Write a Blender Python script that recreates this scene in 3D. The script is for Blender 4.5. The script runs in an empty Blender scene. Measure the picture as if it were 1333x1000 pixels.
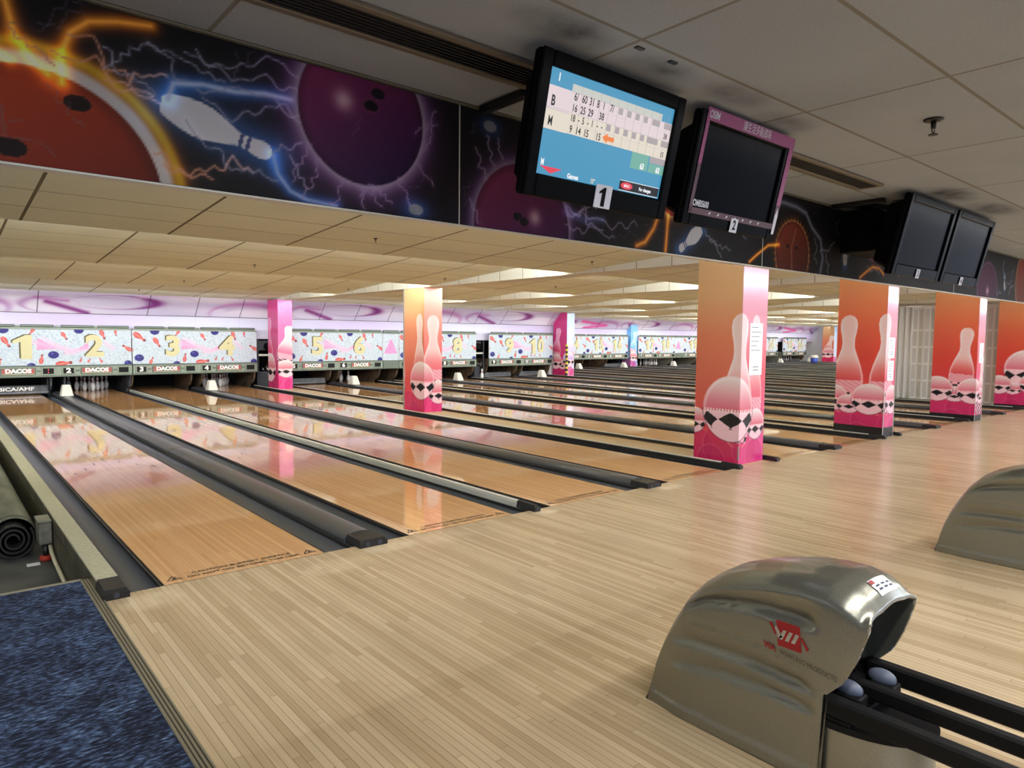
import bpy, math, random, re
import numpy as np
from mathutils import Vector, Matrix
R = math.radians
SC = bpy.context.scene
COL = SC.collection
rng = random.Random(7)
nr = np.random.RandomState(11)

# ------------------------------------------------------------------ helpers
def lin(c):
    return tuple(((x/255.0)/12.92 if x/255.0 <= .04045 else ((x/255.0+.055)/1.055)**2.4) for x in c[:3])
def nlin(a):
    a = np.asarray(a, float)/255.0
    return np.where(a <= .04045, a/12.92, ((np.clip(a, 0, 1)+.055)/1.055)**2.4)

def mat(name, rgb=(200,200,200), rough=.5, metal=0., spec=.5, coat=0., emit=None, estr=0.):
    m = bpy.data.materials.new(name); m.use_nodes = True
    b = m.node_tree.nodes['Principled BSDF']
    b.inputs['Base Color'].default_value = (*lin(rgb), 1)
    b.inputs['Roughness'].default_value = rough
    b.inputs['Metallic'].default_value = metal
    b.inputs['Specular IOR Level'].default_value = spec
    b.inputs['Coat Weight'].default_value = coat
    if emit:
        b.inputs['Emission Color'].default_value = (*lin(emit), 1)
        b.inputs['Emission Strength'].default_value = estr
    return m
def nd(m, t, **kw):
    n = m.node_tree.nodes.new(t)
    for k, v in kw.items(): setattr(n, k, v)
    return n
def lk(m, a, b): m.node_tree.links.new(a, b)
def bsdf(m): return m.node_tree.nodes['Principled BSDF']
def noise_tint(m, rgb1, rgb2, scale=20, detail=4, stretch=(1,1,1), lo=.35, hi=.65, bump=0., rough=None):
    tc = nd(m, 'ShaderNodeTexCoord'); mp = nd(m, 'ShaderNodeMapping'); mp.inputs['Scale'].default_value = stretch
    n = nd(m, 'ShaderNodeTexNoise'); n.inputs['Scale'].default_value = scale; n.inputs['Detail'].default_value = detail
    r = nd(m, 'ShaderNodeValToRGB')
    r.color_ramp.elements[0].position = lo; r.color_ramp.elements[1].position = hi
    r.color_ramp.elements[0].color = (*lin(rgb1), 1); r.color_ramp.elements[1].color = (*lin(rgb2), 1)
    lk(m, tc.outputs['Object'], mp.inputs['Vector']); lk(m, mp.outputs[0], n.inputs['Vector'])
    lk(m, n.outputs['Fac'], r.inputs['Fac']); lk(m, r.outputs[0], bsdf(m).inputs['Base Color'])
    if bump:
        bp = nd(m, 'ShaderNodeBump'); bp.inputs['Strength'].default_value = bump; bp.inputs['Distance'].default_value = .004
        lk(m, n.outputs['Fac'], bp.inputs['Height']); lk(m, bp.outputs[0], bsdf(m).inputs['Normal'])
    return m

def planks(name, cA, cB, cGap, length, width, gap, rough, swap=True, grain=.25, coat=0., tint=None):
    """wood strips running along Y (object space)"""
    m = mat(name, cA, rough, coat=coat)
    tc = nd(m, 'ShaderNodeTexCoord'); sp = nd(m, 'ShaderNodeSeparateXYZ'); cb = nd(m, 'ShaderNodeCombineXYZ')
    lk(m, tc.outputs['Object'], sp.inputs[0]); lk(m, sp.outputs[1], cb.inputs[0]); lk(m, sp.outputs[0], cb.inputs[1])
    # a per-row shift of the butt joints
    mu = nd(m, 'ShaderNodeMath', operation='DIVIDE'); mu.inputs[1].default_value = width
    fl = nd(m, 'ShaderNodeMath', operation='FLOOR'); wn = nd(m, 'ShaderNodeTexWhiteNoise', noise_dimensions='1D')
    lk(m, sp.outputs[0], mu.inputs[0]); lk(m, mu.outputs[0], fl.inputs[0]); lk(m, fl.outputs[0], wn.inputs['W'])
    sh = nd(m, 'ShaderNodeMath', operation='MULTIPLY_ADD'); sh.inputs[1].default_value = length
    lk(m, wn.outputs['Value'], sh.inputs[0]); lk(m, sp.outputs[1], sh.inputs[2]); lk(m, sh.outputs[0], cb.inputs[0])
    br = nd(m, 'ShaderNodeTexBrick'); br.offset = 0; br.squash = 1
    br.inputs['Scale'].default_value = 1; br.inputs['Brick Width'].default_value = length; br.inputs['Row Height'].default_value = width
    br.inputs['Mortar Size'].default_value = gap; br.inputs['Mortar Smooth'].default_value = .3; br.inputs['Bias'].default_value = 0
    br.inputs['Color1'].default_value = (*lin(cA), 1); br.inputs['Color2'].default_value = (*lin(cB), 1); br.inputs['Mortar'].default_value = (*lin(cGap), 1)
    lk(m, cb.outputs[0], br.inputs['Vector'])
    mp = nd(m, 'ShaderNodeMapping'); mp.inputs['Scale'].default_value = (90, 2.2, 1)
    n = nd(m, 'ShaderNodeTexNoise'); n.inputs['Scale'].default_value = 1; n.inputs['Detail'].default_value = 5
    lk(m, tc.outputs['Object'], mp.inputs[0]); lk(m, mp.outputs[0], n.inputs['Vector'])
    n2 = nd(m, 'ShaderNodeTexNoise'); n2.inputs['Scale'].default_value = 1.1; n2.inputs['Detail'].default_value = 3
    lk(m, tc.outputs['Object'], n2.inputs['Vector'])
    ad = nd(m, 'ShaderNodeMath', operation='ADD'); lk(m, n.outputs['Fac'], ad.inputs[0]); lk(m, n2.outputs['Fac'], ad.inputs[1])
    mr = nd(m, 'ShaderNodeMapRange'); mr.inputs[1].default_value = .6; mr.inputs[2].default_value = 1.4
    mr.inputs[3].default_value = 1-grain; mr.inputs[4].default_value = 1+grain
    lk(m, ad.outputs[0], mr.inputs[0])
    mx = nd(m, 'ShaderNodeVectorMath', operation='SCALE'); lk(m, br.outputs['Color'], mx.inputs[0]); lk(m, mr.outputs[0], mx.inputs['Scale'])
    lk(m, mx.outputs[0], bsdf(m).inputs['Base Color'])
    return m

def tiles(name, cA, cB, cGap, tx, ty, ox, oy, gap, speck=.12):
    m = mat(name, cA, .9, spec=.2)
    tc = nd(m, 'ShaderNodeTexCoord'); mp = nd(m, 'ShaderNodeMapping'); mp.inputs['Location'].default_value = (-ox, -oy, 0)
    br = nd(m, 'ShaderNodeTexBrick'); br.offset = 0; br.squash = 1
    br.inputs['Scale'].default_value = 1; br.inputs['Brick Width'].default_value = tx; br.inputs['Row Height'].default_value = ty
    br.inputs['Mortar Size'].default_value = gap; br.inputs['Mortar Smooth'].default_value = .1
    br.inputs['Color1'].default_value = (*lin(cA), 1); br.inputs['Color2'].default_value = (*lin(cB), 1); br.inputs['Mortar'].default_value = (*lin(cGap), 1)
    sp = nd(m, 'ShaderNodeSeparateXYZ'); cb = nd(m, 'ShaderNodeCombineXYZ')
    lk(m, tc.outputs['Object'], mp.inputs[0]); lk(m, mp.outputs[0], sp.inputs[0])
    lk(m, sp.outputs[0], cb.inputs[0]); lk(m, sp.outputs[1], cb.inputs[1]); lk(m, cb.outputs[0], br.inputs['Vector'])
    n = nd(m, 'ShaderNodeTexNoise'); n.inputs['Scale'].default_value = 90; n.inputs['Detail'].default_value = 3
    lk(m, tc.outputs['Object'], n.inputs['Vector'])
    n2 = nd(m, 'ShaderNodeTexNoise'); n2.inputs['Scale'].default_value = 1.3; n2.inputs['Detail'].default_value = 2
    lk(m, tc.outputs['Object'], n2.inputs['Vector'])
    ad = nd(m, 'ShaderNodeMath', operation='ADD'); lk(m, n.outputs['Fac'], ad.inputs[0]); lk(m, n2.outputs['Fac'], ad.inputs[1])
    mr = nd(m, 'ShaderNodeMapRange'); mr.inputs[1].default_value = .6; mr.inputs[2].default_value = 1.4
    mr.inputs[3].default_value = 1-speck; mr.inputs[4].default_value = 1+speck
    lk(m, ad.outputs[0], mr.inputs[0])
    mx = nd(m, 'ShaderNodeVectorMath', operation='SCALE'); lk(m, br.outputs['Color'], mx.inputs[0]); lk(m, mr.outputs[0], mx.inputs['Scale'])
    lk(m, mx.outputs[0], bsdf(m).inputs['Base Color'])
    bp = nd(m, 'ShaderNodeBump'); bp.inputs['Strength'].default_value = .25; bp.inputs['Distance'].default_value = .003
    lk(m, n.outputs['Fac'], bp.inputs['Height']); lk(m, bp.outputs[0], bsdf(m).inputs['Normal'])
    return m

def art_mat(name, rough=.45, spec=.5, coat=0.):
    m = mat(name, (255,255,255), rough, spec=spec, coat=coat)
    a = nd(m, 'ShaderNodeAttribute', attribute_name='Col'); lk(m, a.outputs['Color'], bsdf(m).inputs['Base Color'])
    return m

class MB:
    def __init__(s): s.v = []; s.f = []; s.m = []; s.sm = []
    def add(s, vs, fs, mi=0, smooth=False):
        o = len(s.v); s.v += [tuple(p) for p in vs]
        for f in fs: s.f.append(tuple(i+o for i in f)); s.m.append(mi); s.sm.append(smooth)
        return s
    def box(s, x0, x1, y0, y1, z0, z1, mi=0):
        vs = [(x0,y0,z0),(x1,y0,z0),(x1,y1,z0),(x0,y1,z0),(x0,y0,z1),(x1,y0,z1),(x1,y1,z1),(x0,y1,z1)]
        return s.add(vs, [(0,3,2,1),(4,5,6,7),(0,1,5,4),(1,2,6,5),(2,3,7,6),(3,0,4,7)], mi)
    def bbox(s, x0, x1, y0, y1, z0, z1, b=.005, mi=0):
        """box with chamfered edges"""
        b = min(b, (x1-x0)/2.1, (y1-y0)/2.1, (z1-z0)/2.1)
        prof = [(x0+b,y0),(x1-b,y0),(x1,y0+b),(x1,y1-b),(x1-b,y1),(x0+b,y1),(x0,y1-b),(x0,y0+b)]
        cx, cy = (x0+x1)/2, (y0+y1)/2
        ins = [(x+(b if x < cx else -b), y+(b if y < cy else -b)) for x, y in prof]
        ins = [(min(max(x, x0+b), x1-b), min(max(y, y0+b), y1-b)) for x, y in prof]
        rows = [(ins, z0), (prof, z0+b), (prof, z1-b), (ins, z1)]
        vs = [(x, y, z) for p, z in rows for x, y in p]; fs = []
        for k in range(3):
            for i in range(8):
                j = (i+1) % 8; fs.append((k*8+i, k*8+j, (k+1)*8+j, (k+1)*8+i))
        fs.append(tuple(range(7, -1, -1))); fs.append(tuple(24+i for i in range(8)))
        return s.add(vs, fs, mi)
    def quad(s, a, b, c, d, mi=0): return s.add([a,b,c,d], [(0,1,2,3)], mi)
    def prism(s, prof, axis, a0, a1, mi=0, caps=True, smooth=False, closed=True):
        """profile of 2D points extruded along axis: 'y' -> (x,z), 'x' -> (y,z), 'z' -> (x,y)"""
        def P(p, a): return {'y': (p[0], a, p[1]), 'x': (a, p[0], p[1]), 'z': (p[0], p[1], a)}[axis]
        n = len(prof); vs = [P(p, a0) for p in prof]+[P(p, a1) for p in prof]
        fs = [(i, (i+1) % n, n+(i+1) % n, n+i) for i in range(n if closed else n-1)]
        s.add(vs, fs, mi, smooth)
        if caps and closed:
            s.add([P(p, a0) for p in prof], [tuple(range(n))][::-1], mi); s.add([P(p, a1) for p in prof], [tuple(range(n-1, -1, -1))], mi)
        return s
    def lathe(s, c, prof, n=20, mi=0, axis='z', smooth=True, mats=None):
        vs = []; fs = []; mm = []
        for (r, h) in prof:
            for k in range(n):
                a = 2*math.pi*k/n; x, y = r*math.cos(a), r*math.sin(a)
                vs.append({'z': (c[0]+x, c[1]+y, c[2]+h), 'y': (c[0]+x, c[1]+h, c[2]+y), 'x': (c[0]+h, c[1]+x, c[2]+y)}[axis])
        for i in range(len(prof)-1):
            for k in range(n):
                k2 = (k+1) % n
                f = (i*n+k, i*n+k2, (i+1)*n+k2, (i+1)*n+k); fs.append(f if axis != 'y' else f[::-1]); mm.append(mats[i] if mats else mi)
        o = len(s.v); s.v += vs
        for f, q in zip(fs, mm): s.f.append(tuple(i+o for i in f)); s.m.append(q); s.sm.append(smooth)
        s.f.append(tuple(o+k for k in range(n-1, -1, -1))); s.m.append(mm[0]); s.sm.append(False)
        s.f.append(tuple(o+(len(prof)-1)*n+k for k in range(n))); s.m.append(mm[-1]); s.sm.append(False)
        return s
    def tube(s, pts, r, n=10, mi=0):
        pts = [Vector(p) for p in pts]; vs = []; fs = []
        for i, p in enumerate(pts):
            d = (pts[min(i+1, len(pts)-1)]-pts[max(i-1, 0)]).normalized()
            up = Vector((0,0,1)) if abs(d.z) < .95 else Vector((1,0,0))
            a = d.cross(up).normalized(); b = a.cross(d)
            for k in range(n):
                t = 2*math.pi*k/n; vs.append(p+(a*math.cos(t)+b*math.sin(t))*r)
        for i in range(len(pts)-1):
            for k in range(n):
                k2 = (k+1) % n; fs.append((i*n+k, (i+1)*n+k, (i+1)*n+k2, i*n+k2))
        fs.append(tuple(range(n))); fs.append(tuple((len(pts)-1)*n+k for k in range(n-1, -1, -1)))
        return s.add(vs, fs, mi, True)
    def ellipsoid(s, c, rx, ry, rz, n=16, k=10, mi=0):
        vs = []; fs = []
        for i in range(k+1):
            t = math.pi*i/k
            for j in range(n):
                a = 2*math.pi*j/n; vs.append((c[0]+rx*math.sin(t)*math.cos(a), c[1]+ry*math.sin(t)*math.sin(a), c[2]-rz*math.cos(t)))
        for i in range(k):
            for j in range(n):
                j2 = (j+1) % n; fs.append((i*n+j, i*n+j2, (i+1)*n+j2, (i+1)*n+j))
        return s.add(vs, fs, mi, True)
    def build(s, name, mats, parent=None):
        if not isinstance(mats, (list, tuple)): mats = [mats]
        me = bpy.data.meshes.new(name)
        off = origin(parent)
        me.from_pydata([(v[0]-off[0], v[1]-off[1], v[2]-off[2]) for v in s.v], [], s.f)
        for m in mats: me.materials.append(m)
        me.polygons.foreach_set('material_index', s.m); me.polygons.foreach_set('use_smooth', s.sm)
        me.update()
        o = bpy.data.objects.new(name, me); COL.objects.link(o)
        if parent is not None: o.parent = parent
        return o
def origin(o):
    p = Vector((0,0,0))
    while o is not None: p = p+o.location; o = o.parent
    return p
NW = ['zero','one','two','three','four','five','six','seven','eight','nine','ten','eleven','twelve','thirteen','fourteen','fifteen','sixteen','seventeen','eighteen','nineteen','twenty']
def words(s): return re.sub(r'\d+', lambda m: NW[int(m.group())], s)
def tag(o, label=None, cat=None, group=None, kind=None):
    if label: o['label'] = words(label)
    if cat: o['category'] = cat
    if group: o['group'] = group
    if kind: o['kind'] = kind
    return o
def thing(name, loc, label, cat, group=None):
    o = bpy.data.objects.new(name, None); o.empty_display_size = .1; COL.objects.link(o); o.location = loc
    return tag(o, label, cat, group)
def struct(o, label, cat='room part'):
    return tag(o, label, cat, kind='structure')
def copy_tree(o, parent=None, loc=None):
    c = o.copy(); COL.objects.link(c)
    if parent is not None: c.parent = parent
    if loc is not None: c.location = loc
    for ch in list(o.children): copy_tree(ch, c)
    return c

def text_mesh(s, size, bold=0., align='CENTER', shear=0., extrude=0., sx=1., space=1.):
    cu = bpy.data.curves.new('t', 'FONT'); cu.body = s; cu.size = size; cu.align_x = align; cu.align_y = 'CENTER'
    cu.offset = bold; cu.shear = shear; cu.extrude = extrude; cu.resolution_u = 3; cu.space_character = space
    ob = bpy.data.objects.new('t', cu); COL.objects.link(ob)
    dg = bpy.context.evaluated_depsgraph_get(); dg.update()
    me = bpy.data.meshes.new_from_object(ob.evaluated_get(dg)); bpy.data.objects.remove(ob); bpy.data.curves.remove(cu)
    vs = [(v.co.x*sx, v.co.y, v.co.z) for v in me.vertices]; fs = [tuple(p.vertices) for p in me.polygons]
    bpy.data.meshes.remove(me)
    return vs, fs
def put_text(mb, s, size, o, ux, uy, mi=0, **kw):
    """text at origin o, running along ux, upright along uy, facing ux x uy"""
    vs, fs = text_mesh(s, size, **kw); ux = Vector(ux).normalized(); uy = Vector(uy).normalized(); n = ux.cross(uy); o = Vector(o)
    mb.add([o+ux*a+uy*b+n*c for a, b, c in vs], fs, mi); return mb
def put_num(mb, s, size, o, ux, uy, mi=0, bold=0., sx=1.):
    ux_ = Vector(ux).normalized(); uy_ = Vector(uy).normalized(); o = Vector(o); adv = size*.60*sx; st = size*.10+bold
    for k, ch in enumerate(s):
        c = o+ux_*((k-(len(s)-1)/2)*adv)
        if ch == '1':
            h = size*.36+bold; g = [(-st,-h),(st,-h),(st,h),(-st*.1,h),(-st*2.4,h*.52),(-st*2.4,h*.28),(-st,h*.42)]
            g = [(a*sx, b) for a, b in g]
            put_poly(mb, [g[0],g[1],g[2],g[6]], c, ux, uy, mi); put_poly(mb, [g[6],g[2],g[3],g[4],g[5]], c, ux, uy, mi)
        else: put_text(mb, ch, size, c, ux, uy, mi, bold=bold, sx=sx)
    return mb
def put_poly(mb, pts, o, ux, uy, mi=0):
    ux = Vector(ux).normalized(); uy = Vector(uy).normalized(); o = Vector(o)
    mb.add([o+ux*a+uy*b for a, b in pts], [tuple(range(len(pts)))], mi); return mb

# ------------------------------------------------------------------ printed artwork: a fine grid whose colours are painted in numpy
def grid_art(name, o, ux, uy, W, H, step, paint, m, parent=None, u0=0., v0=0., back=0.):
    nu = max(2, int(math.ceil(W/step))+1); nv = max(2, int(math.ceil(H/step))+1)
    U, V = np.meshgrid(np.linspace(0, W, nu), np.linspace(0, H, nv))
    col = paint(U+u0, V+v0)
    o = np.array(o, float)-np.array(origin(parent)); ux = np.array(ux, float); uy = np.array(uy, float)
    P = o+U[..., None]*ux+V[..., None]*uy
    idx = np.arange(nu*nv).reshape(nv, nu)
    F = np.stack([idx[:-1,:-1], idx[:-1,1:], idx[1:,1:], idx[1:,:-1]], -1).reshape(-1, 4)
    me = bpy.data.meshes.new(name)
    me.vertices.add(nu*nv); me.vertices.foreach_set('co', P.reshape(-1).astype('f'))
    me.loops.add(F.size); me.loops.foreach_set('vertex_index', F.reshape(-1).astype('i'))
    me.polygons.add(len(F)); me.polygons.foreach_set('loop_start', np.arange(0, F.size, 4).astype('i'))
    me.update(calc_edges=True); me.validate()
    ca = me.color_attributes.new('Col', 'FLOAT_COLOR', 'POINT')
    rgba = np.ones((nu*nv, 4), 'f'); rgba[:, :3] = nlin(np.clip(col, 0, 255)).reshape(-1, 3)
    ca.data.foreach_set('color', rgba.reshape(-1))
    me.materials.append(m)
    ob = bpy.data.objects.new(name, me); COL.objects.link(ob)
    if parent is not None: ob.parent = parent
    return ob
def lerp(a, b, t):
    t = np.clip(t, 0, 1)[..., None]; return np.asarray(a, float)*(1-t)+np.asarray(b, float)*t
def over(c, rgb, a):
    a = np.clip(a, 0, 1)[..., None]; return c*(1-a)+np.asarray(rgb, float)*a
def addl(c, rgb, a): return c+np.asarray(rgb, float)*np.clip(a, 0, None)[..., None]
def sstep(e0, e1, x):
    t = np.clip((x-e0)/(e1-e0), 0, 1); return t*t*(3-2*t)
def seg_dist(U, V, pts):
    d = np.full(U.shape, 1e9)
    for (x0, y0), (x1, y1) in zip(pts[:-1], pts[1:]):
        dx, dy = x1-x0, y1-y0; L = dx*dx+dy*dy+1e-12
        t = np.clip(((U-x0)*dx+(V-y0)*dy)/L, 0, 1)
        d = np.minimum(d, np.hypot(U-x0-t*dx, V-y0-t*dy))
    return d
def jag(p, q, n=9, a=.12, r=None):
    r = r or rng; (x0, y0), (x1, y1) = p, q; L = math.hypot(x1-x0, y1-y0)
    am = [(r.uniform(-1, 1)*a*1.1/(k**.9), r.uniform(0, 6.28)) for k in range(1, 7)]
    N = 18; out = []
    for i in range(N+1):
        t = i/N; w = sum(c*math.sin(k*math.pi*t*1.7+ph) for k, (c, ph) in enumerate(am, 1))*L*math.sin(math.pi*t)**.6
        w += r.uniform(-1, 1)*.012*L*(0 < i < N)
        out.append((x0+(x1-x0)*t-(y1-y0)/L*w, y0+(y1-y0)*t+(x1-x0)/L*w))
    return out
PT = [0,.03,.10,.20,.30,.40,.50,.58,.66,.72,.78,.84,.90,.95,.985,1.0]
PW = [.055,.095,.118,.145,.158,.153,.125,.095,.066,.06,.066,.079,.085,.076,.045,0]
def pin_mask(U, V, bx, by, H, ang=0., soft=.006, wide=1.):
    """bowling pin silhouette, base at (bx,by), leaning by ang from vertical; returns coverage, t, s"""
    ca, sa = math.cos(ang), math.sin(ang)
    x = (U-bx)*ca-(V-by)*sa; y = (U-bx)*sa+(V-by)*ca
    t = y/H; w = np.interp(t, PT, PW, left=-1, right=-1)*H*wide
    return np.clip((w-np.abs(x))/soft+.5, 0, 1)*(w > 0), t, x/np.maximum(w, 1e-4)

# ------------------------------------------------------------------ materials
M = {}
M['approach'] = planks('approach_wood', (206,184,150), (180,156,120), (118,98,72), 1.1, .034, .0012, .24, grain=.14)
M['lane'] = planks('lane_wood', (222,174,124), (204,152,102), (176,128,84), 2.6, .0273, .0007, .045, grain=.08)
M['deckboard'] = planks('deck_wood', (206,182,142), (198,172,130), (150,120,80), 3., .12, .001, .35, grain=.08)
M['gutter'] = mat('gutter_grey', (78,84,94), .30, .1)
M['gutter_edge'] = mat('gutter_edge', (38,38,38), .45)
M['cap'] = mat('cap_charcoal', (78,80,84), .30, .15)
M['black'] = mat('black_plastic', (20,20,22), .38)
M['block'] = mat('block_black', (26,26,29), .45)
M['bolt'] = mat('bolt_steel', (70,74,84), .35, .6)
M['pale'] = mat('pale_strip', (212,212,202), .35)
M['railtop'] = noise_tint(mat('rail_beige', (180,178,150), .45), (174,171,144), (190,188,162), 40, 4)
M['railside'] = noise_tint(mat('rail_side', (70,66,46), .6), (58,55,40), (88,84,60), 6, 5)
M['brownedge'] = mat('brown_edge', (96,66,40), .5)
M['sunken'] = noise_tint(mat('sunken_floor', (62,64,66), .55), (50,52,54), (80,82,82), 3, 6)
M['alum'] = mat('aluminium', (150,145,128), .42, .6)
M['alumdark'] = mat('aluminium_groove', (62,58,48), .5, .4)
M['mask_green'] = mat('grey_green_metal', (140,152,138), .42, .25)
M['mask_green2'] = mat('grey_green_metal_dark', (104,116,106), .42, .25)
M['plate_red'] = mat('plate_red', (172,84,82), .5)
M['white'] = mat('white_paint', (238,238,238), .5)
M['whitehood'] = mat('white_plastic', (222,222,212), .45)
M['cream'] = mat('cream_print', (212,206,160), .5)
M['shadowprint'] = mat('olive_print', (92,86,52), .5)
M['pit'] = mat('pit_black', (14,14,16), .8)
M['kick'] = noise_tint(mat('kickback_brown', (92,76,60), .45), (78,64,52), (112,94,74), 5, 4)
M['kick2'] = noise_tint(mat('kickback_grey', (70,74,80), .5), (56,60,66), (90,94,100), 5, 4)
M['pinwhite'] = mat('pin_white', (236,238,240), .25)
M['pinred'] = mat('pin_red', (190,40,40), .3)
M['machine'] = mat('machine_grey', (58,60,66), .5, .3)
M['chrome'] = mat('chrome', (190,195,200), .2, .9)
M['bluebin'] = mat('blue_bin', (40,70,170), .5)
M['art'] = art_mat('printed_art', .5, .3)
M['art_gloss'] = art_mat('printed_art_gloss', .22, .5)
M['art_matt'] = art_mat('printed_banner', .6, .25)
M['silver'] = mat('corner_silver', (190,186,180), .35, .6)
M['paper'] = mat('paper', (232,236,242), .7)
M['ink'] = mat('ink', (60,64,80), .7)
M['tvblack'] = mat('tv_gloss_black', (7,7,8), .2, spec=.05)
M['tvmatt'] = mat('tv_matt_black', (7,7,8), .6, spec=.08)
M['screen_off'] = mat('screen_off', (8,10,17), .16, spec=.03)
M['pinkframe'] = mat('pink_frame', (146,70,120), .5)
M['darkpink'] = mat('plum_frame', (78,46,64), .5)
M['numplate'] = mat('number_plate', (196,200,214), .5)
M['brsilver'] = noise_tint(mat('metallic_paint', (146,146,138), .30, .78, coat=.35), (138,138,126), (150,150,140), 240, 2)
M['brdark'] = mat('rail_black', (14,14,15), .6, spec=.2)
M['brred'] = mat('logo_red', (150,26,30), .45)
M['roller'] = mat('roller_bluegrey', (92,100,116), .45)
M['rubber'] = noise_tint(mat('mat_grey', (92,94,82), .6), (70,72,62), (116,118,100), 7, 5, stretch=(1,.25,1), bump=.5)
M['boxgrey'] = noise_tint(mat('box_grey', (120,120,108), .5), (100,100,90), (138,138,124), 12, 4)
M['pipe'] = mat('pipe_cream', (205,200,170), .5)
M['red'] = mat('red_plastic', (190,60,40), .5)
M['door'] = mat('door_cream', (236,238,238), .5)
M['louver'] = mat('vent_dark', (32,30,28), .5)
M['ventframe'] = mat('vent_frame', (112,100,84), .5, .1)
M['wallwhite'] = mat('wall_white', (226,226,228), .7)
M['sprk'] = mat('sprinkler_dark', (40,38,36), .4, .4)

def scuffs(m, spots, pale):
    b = bsdf(m); src = b.inputs['Base Color'].links[0].from_socket; tc = nd(m, 'ShaderNodeTexCoord'); n = nd(m, 'ShaderNodeTexNoise'); n.inputs['Scale'].default_value = 9; n.inputs['Detail'].default_value = 5
    lk(m, tc.outputs['Object'], n.inputs['Vector'])
    for x, y, rx, ry, k in spots:
        mp = nd(m, 'ShaderNodeMapping'); mp.vector_type = 'TEXTURE'; mp.inputs['Location'].default_value = (x, y, 0); mp.inputs['Scale'].default_value = (rx, ry, 1)
        ln = nd(m, 'ShaderNodeVectorMath', operation='LENGTH'); lk(m, tc.outputs['Object'], mp.inputs[0]); lk(m, mp.outputs[0], ln.inputs[0])
        mr = nd(m, 'ShaderNodeMapRange', interpolation_type='SMOOTHSTEP'); mr.inputs[1].default_value = 1; mr.inputs[2].default_value = .3; mr.inputs[3].default_value = 0; mr.inputs[4].default_value = k
        lk(m, ln.outputs['Value'], mr.inputs[0]); mu = nd(m, 'ShaderNodeMath', operation='MULTIPLY'); mu.use_clamp = True; lk(m, mr.outputs[0], mu.inputs[0]); lk(m, n.outputs['Fac'], mu.inputs[1])
        mx = nd(m, 'ShaderNodeMix', data_type='RGBA'); lk(m, mu.outputs[0], mx.inputs[0]); lk(m, src, mx.inputs[6]); mx.inputs[7].default_value = (*lin(pale), 1); src = mx.outputs[2]
    lk(m, src, b.inputs['Base Color'])
scuffs(M['approach'], [(1.52,-.16,.30,.16,1.3), (3.16,-.12,.20,.10,1.3), (4.92,-.16,.28,.14,1.2), (-.12,-.2,.24,.22,.9), (1.0,-.32,.35,.2,.6), (2.0,-.2,.4,.2,.5)], (232,214,180))
# ------------------------------------------------------------------ layout (metres; X along the foul line, Y down the lanes)
LW = 1.066; GO = .243; GP = .7255; UW = 2*GO+2*LW+GP
YM = 16.08                       # face of the masking panels, first block
UN = [(-.243, 1), (3.10, 3), (7.34, 5), (11.31, 7), (15.26, 9)]       # left edge, first lane number
YF2 = .90; YM2 = 20.35          # the block beyond the folding door, its signs set back
UN2 = [(21.66, 13), (25.0, 15), (29.22, 17), (33.36, 19), (36.70, 21), (40.9, 23), (44.95, 25)]
XR = 49.7
ORD = ['first','second','third','fourth','fifth','sixth','seventh','eighth','ninth','tenth','eleventh','twelfth','thirteenth','fourteenth','fifteenth','sixteenth']

# ------------------------------------------------------------------ room shell
struct(MB().box(-.34, 19.35, -10, 0, -.12, 0).build('floor', M['approach']), 'pale maple strip floor of the bowling approach')
struct(MB().box(19.35, XR, -10, YF2, -.12, 0).build('floor', M['approach']), 'far end of the maple approach beyond the folding door')
struct(MB().box(-6, XR, .0, 22.4, -.42, -.30).build('floor', M['sunken']), 'dark floor lying below the lanes')
def carpet():
    m = mat('carpet_navy', (40,48,70), .9, spec=.1)
    tc = nd(m, 'ShaderNodeTexCoord'); mp = nd(m, 'ShaderNodeMapping'); mp.inputs['Rotation'].default_value = (0,0,R(-28)); mp.inputs['Scale'].default_value = (24, 62, 1)
    n = nd(m, 'ShaderNodeTexNoise'); n.inputs['Scale'].default_value = 1; n.inputs['Detail'].default_value = 4; n.inputs['Roughness'].default_value = .65
    n2 = nd(m, 'ShaderNodeTexNoise'); n2.inputs['Scale'].default_value = 5; n2.inputs['Detail'].default_value = 2
    lk(m, tc.outputs['Object'], mp.inputs[0]); lk(m, mp.outputs[0], n.inputs['Vector']); lk(m, tc.outputs['Object'], n2.inputs['Vector'])
    ad = nd(m, 'ShaderNodeMath', operation='MULTIPLY_ADD'); ad.inputs[1].default_value = .28
    lk(m, n2.outputs['Fac'], ad.inputs[0]); lk(m, n.outputs['Fac'], ad.inputs[2])
    r = nd(m, 'ShaderNodeValToRGB'); e = r.color_ramp.elements
    e[0].position = .50; e[0].color = (*lin((26,28,38)), 1); e[1].position = .96; e[1].color = (*lin((150,172,204)), 1)
    x = e.new(.63); x.color = (*lin((42,48,66)), 1); x = e.new(.76); x.color = (*lin((80,98,132)), 1)
    lk(m, ad.outputs[0], r.inputs['Fac']); lk(m, r.outputs[0], bsdf(m).inputs['Base Color'])
    bp = nd(m, 'ShaderNodeBump'); bp.inputs['Strength'].default_value = .4; bp.inputs['Distance'].default_value = .004
    lk(m, n.outputs['Fac'], bp.inputs['Height']); lk(m, bp.outputs[0], bsdf(m).inputs['Normal'])
    return m
struct(MB().box(-6, -.40, -10, .40, -.30, .006).build('floor', carpet()), 'navy flecked carpet tiles at the left')
tb = MB()
tb.bbox(-.40, -.34, -10, .43, -.1, .012, .003, 0)
for k in range(3): tb.box(-.388+k*.016, -.382+k*.016, -10, .43, .0121, .0128, 1)
struct(tb.build('trim_1', [M['alum'], M['alumdark']]), 'ribbed aluminium edging strip between carpet and wood')
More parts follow.
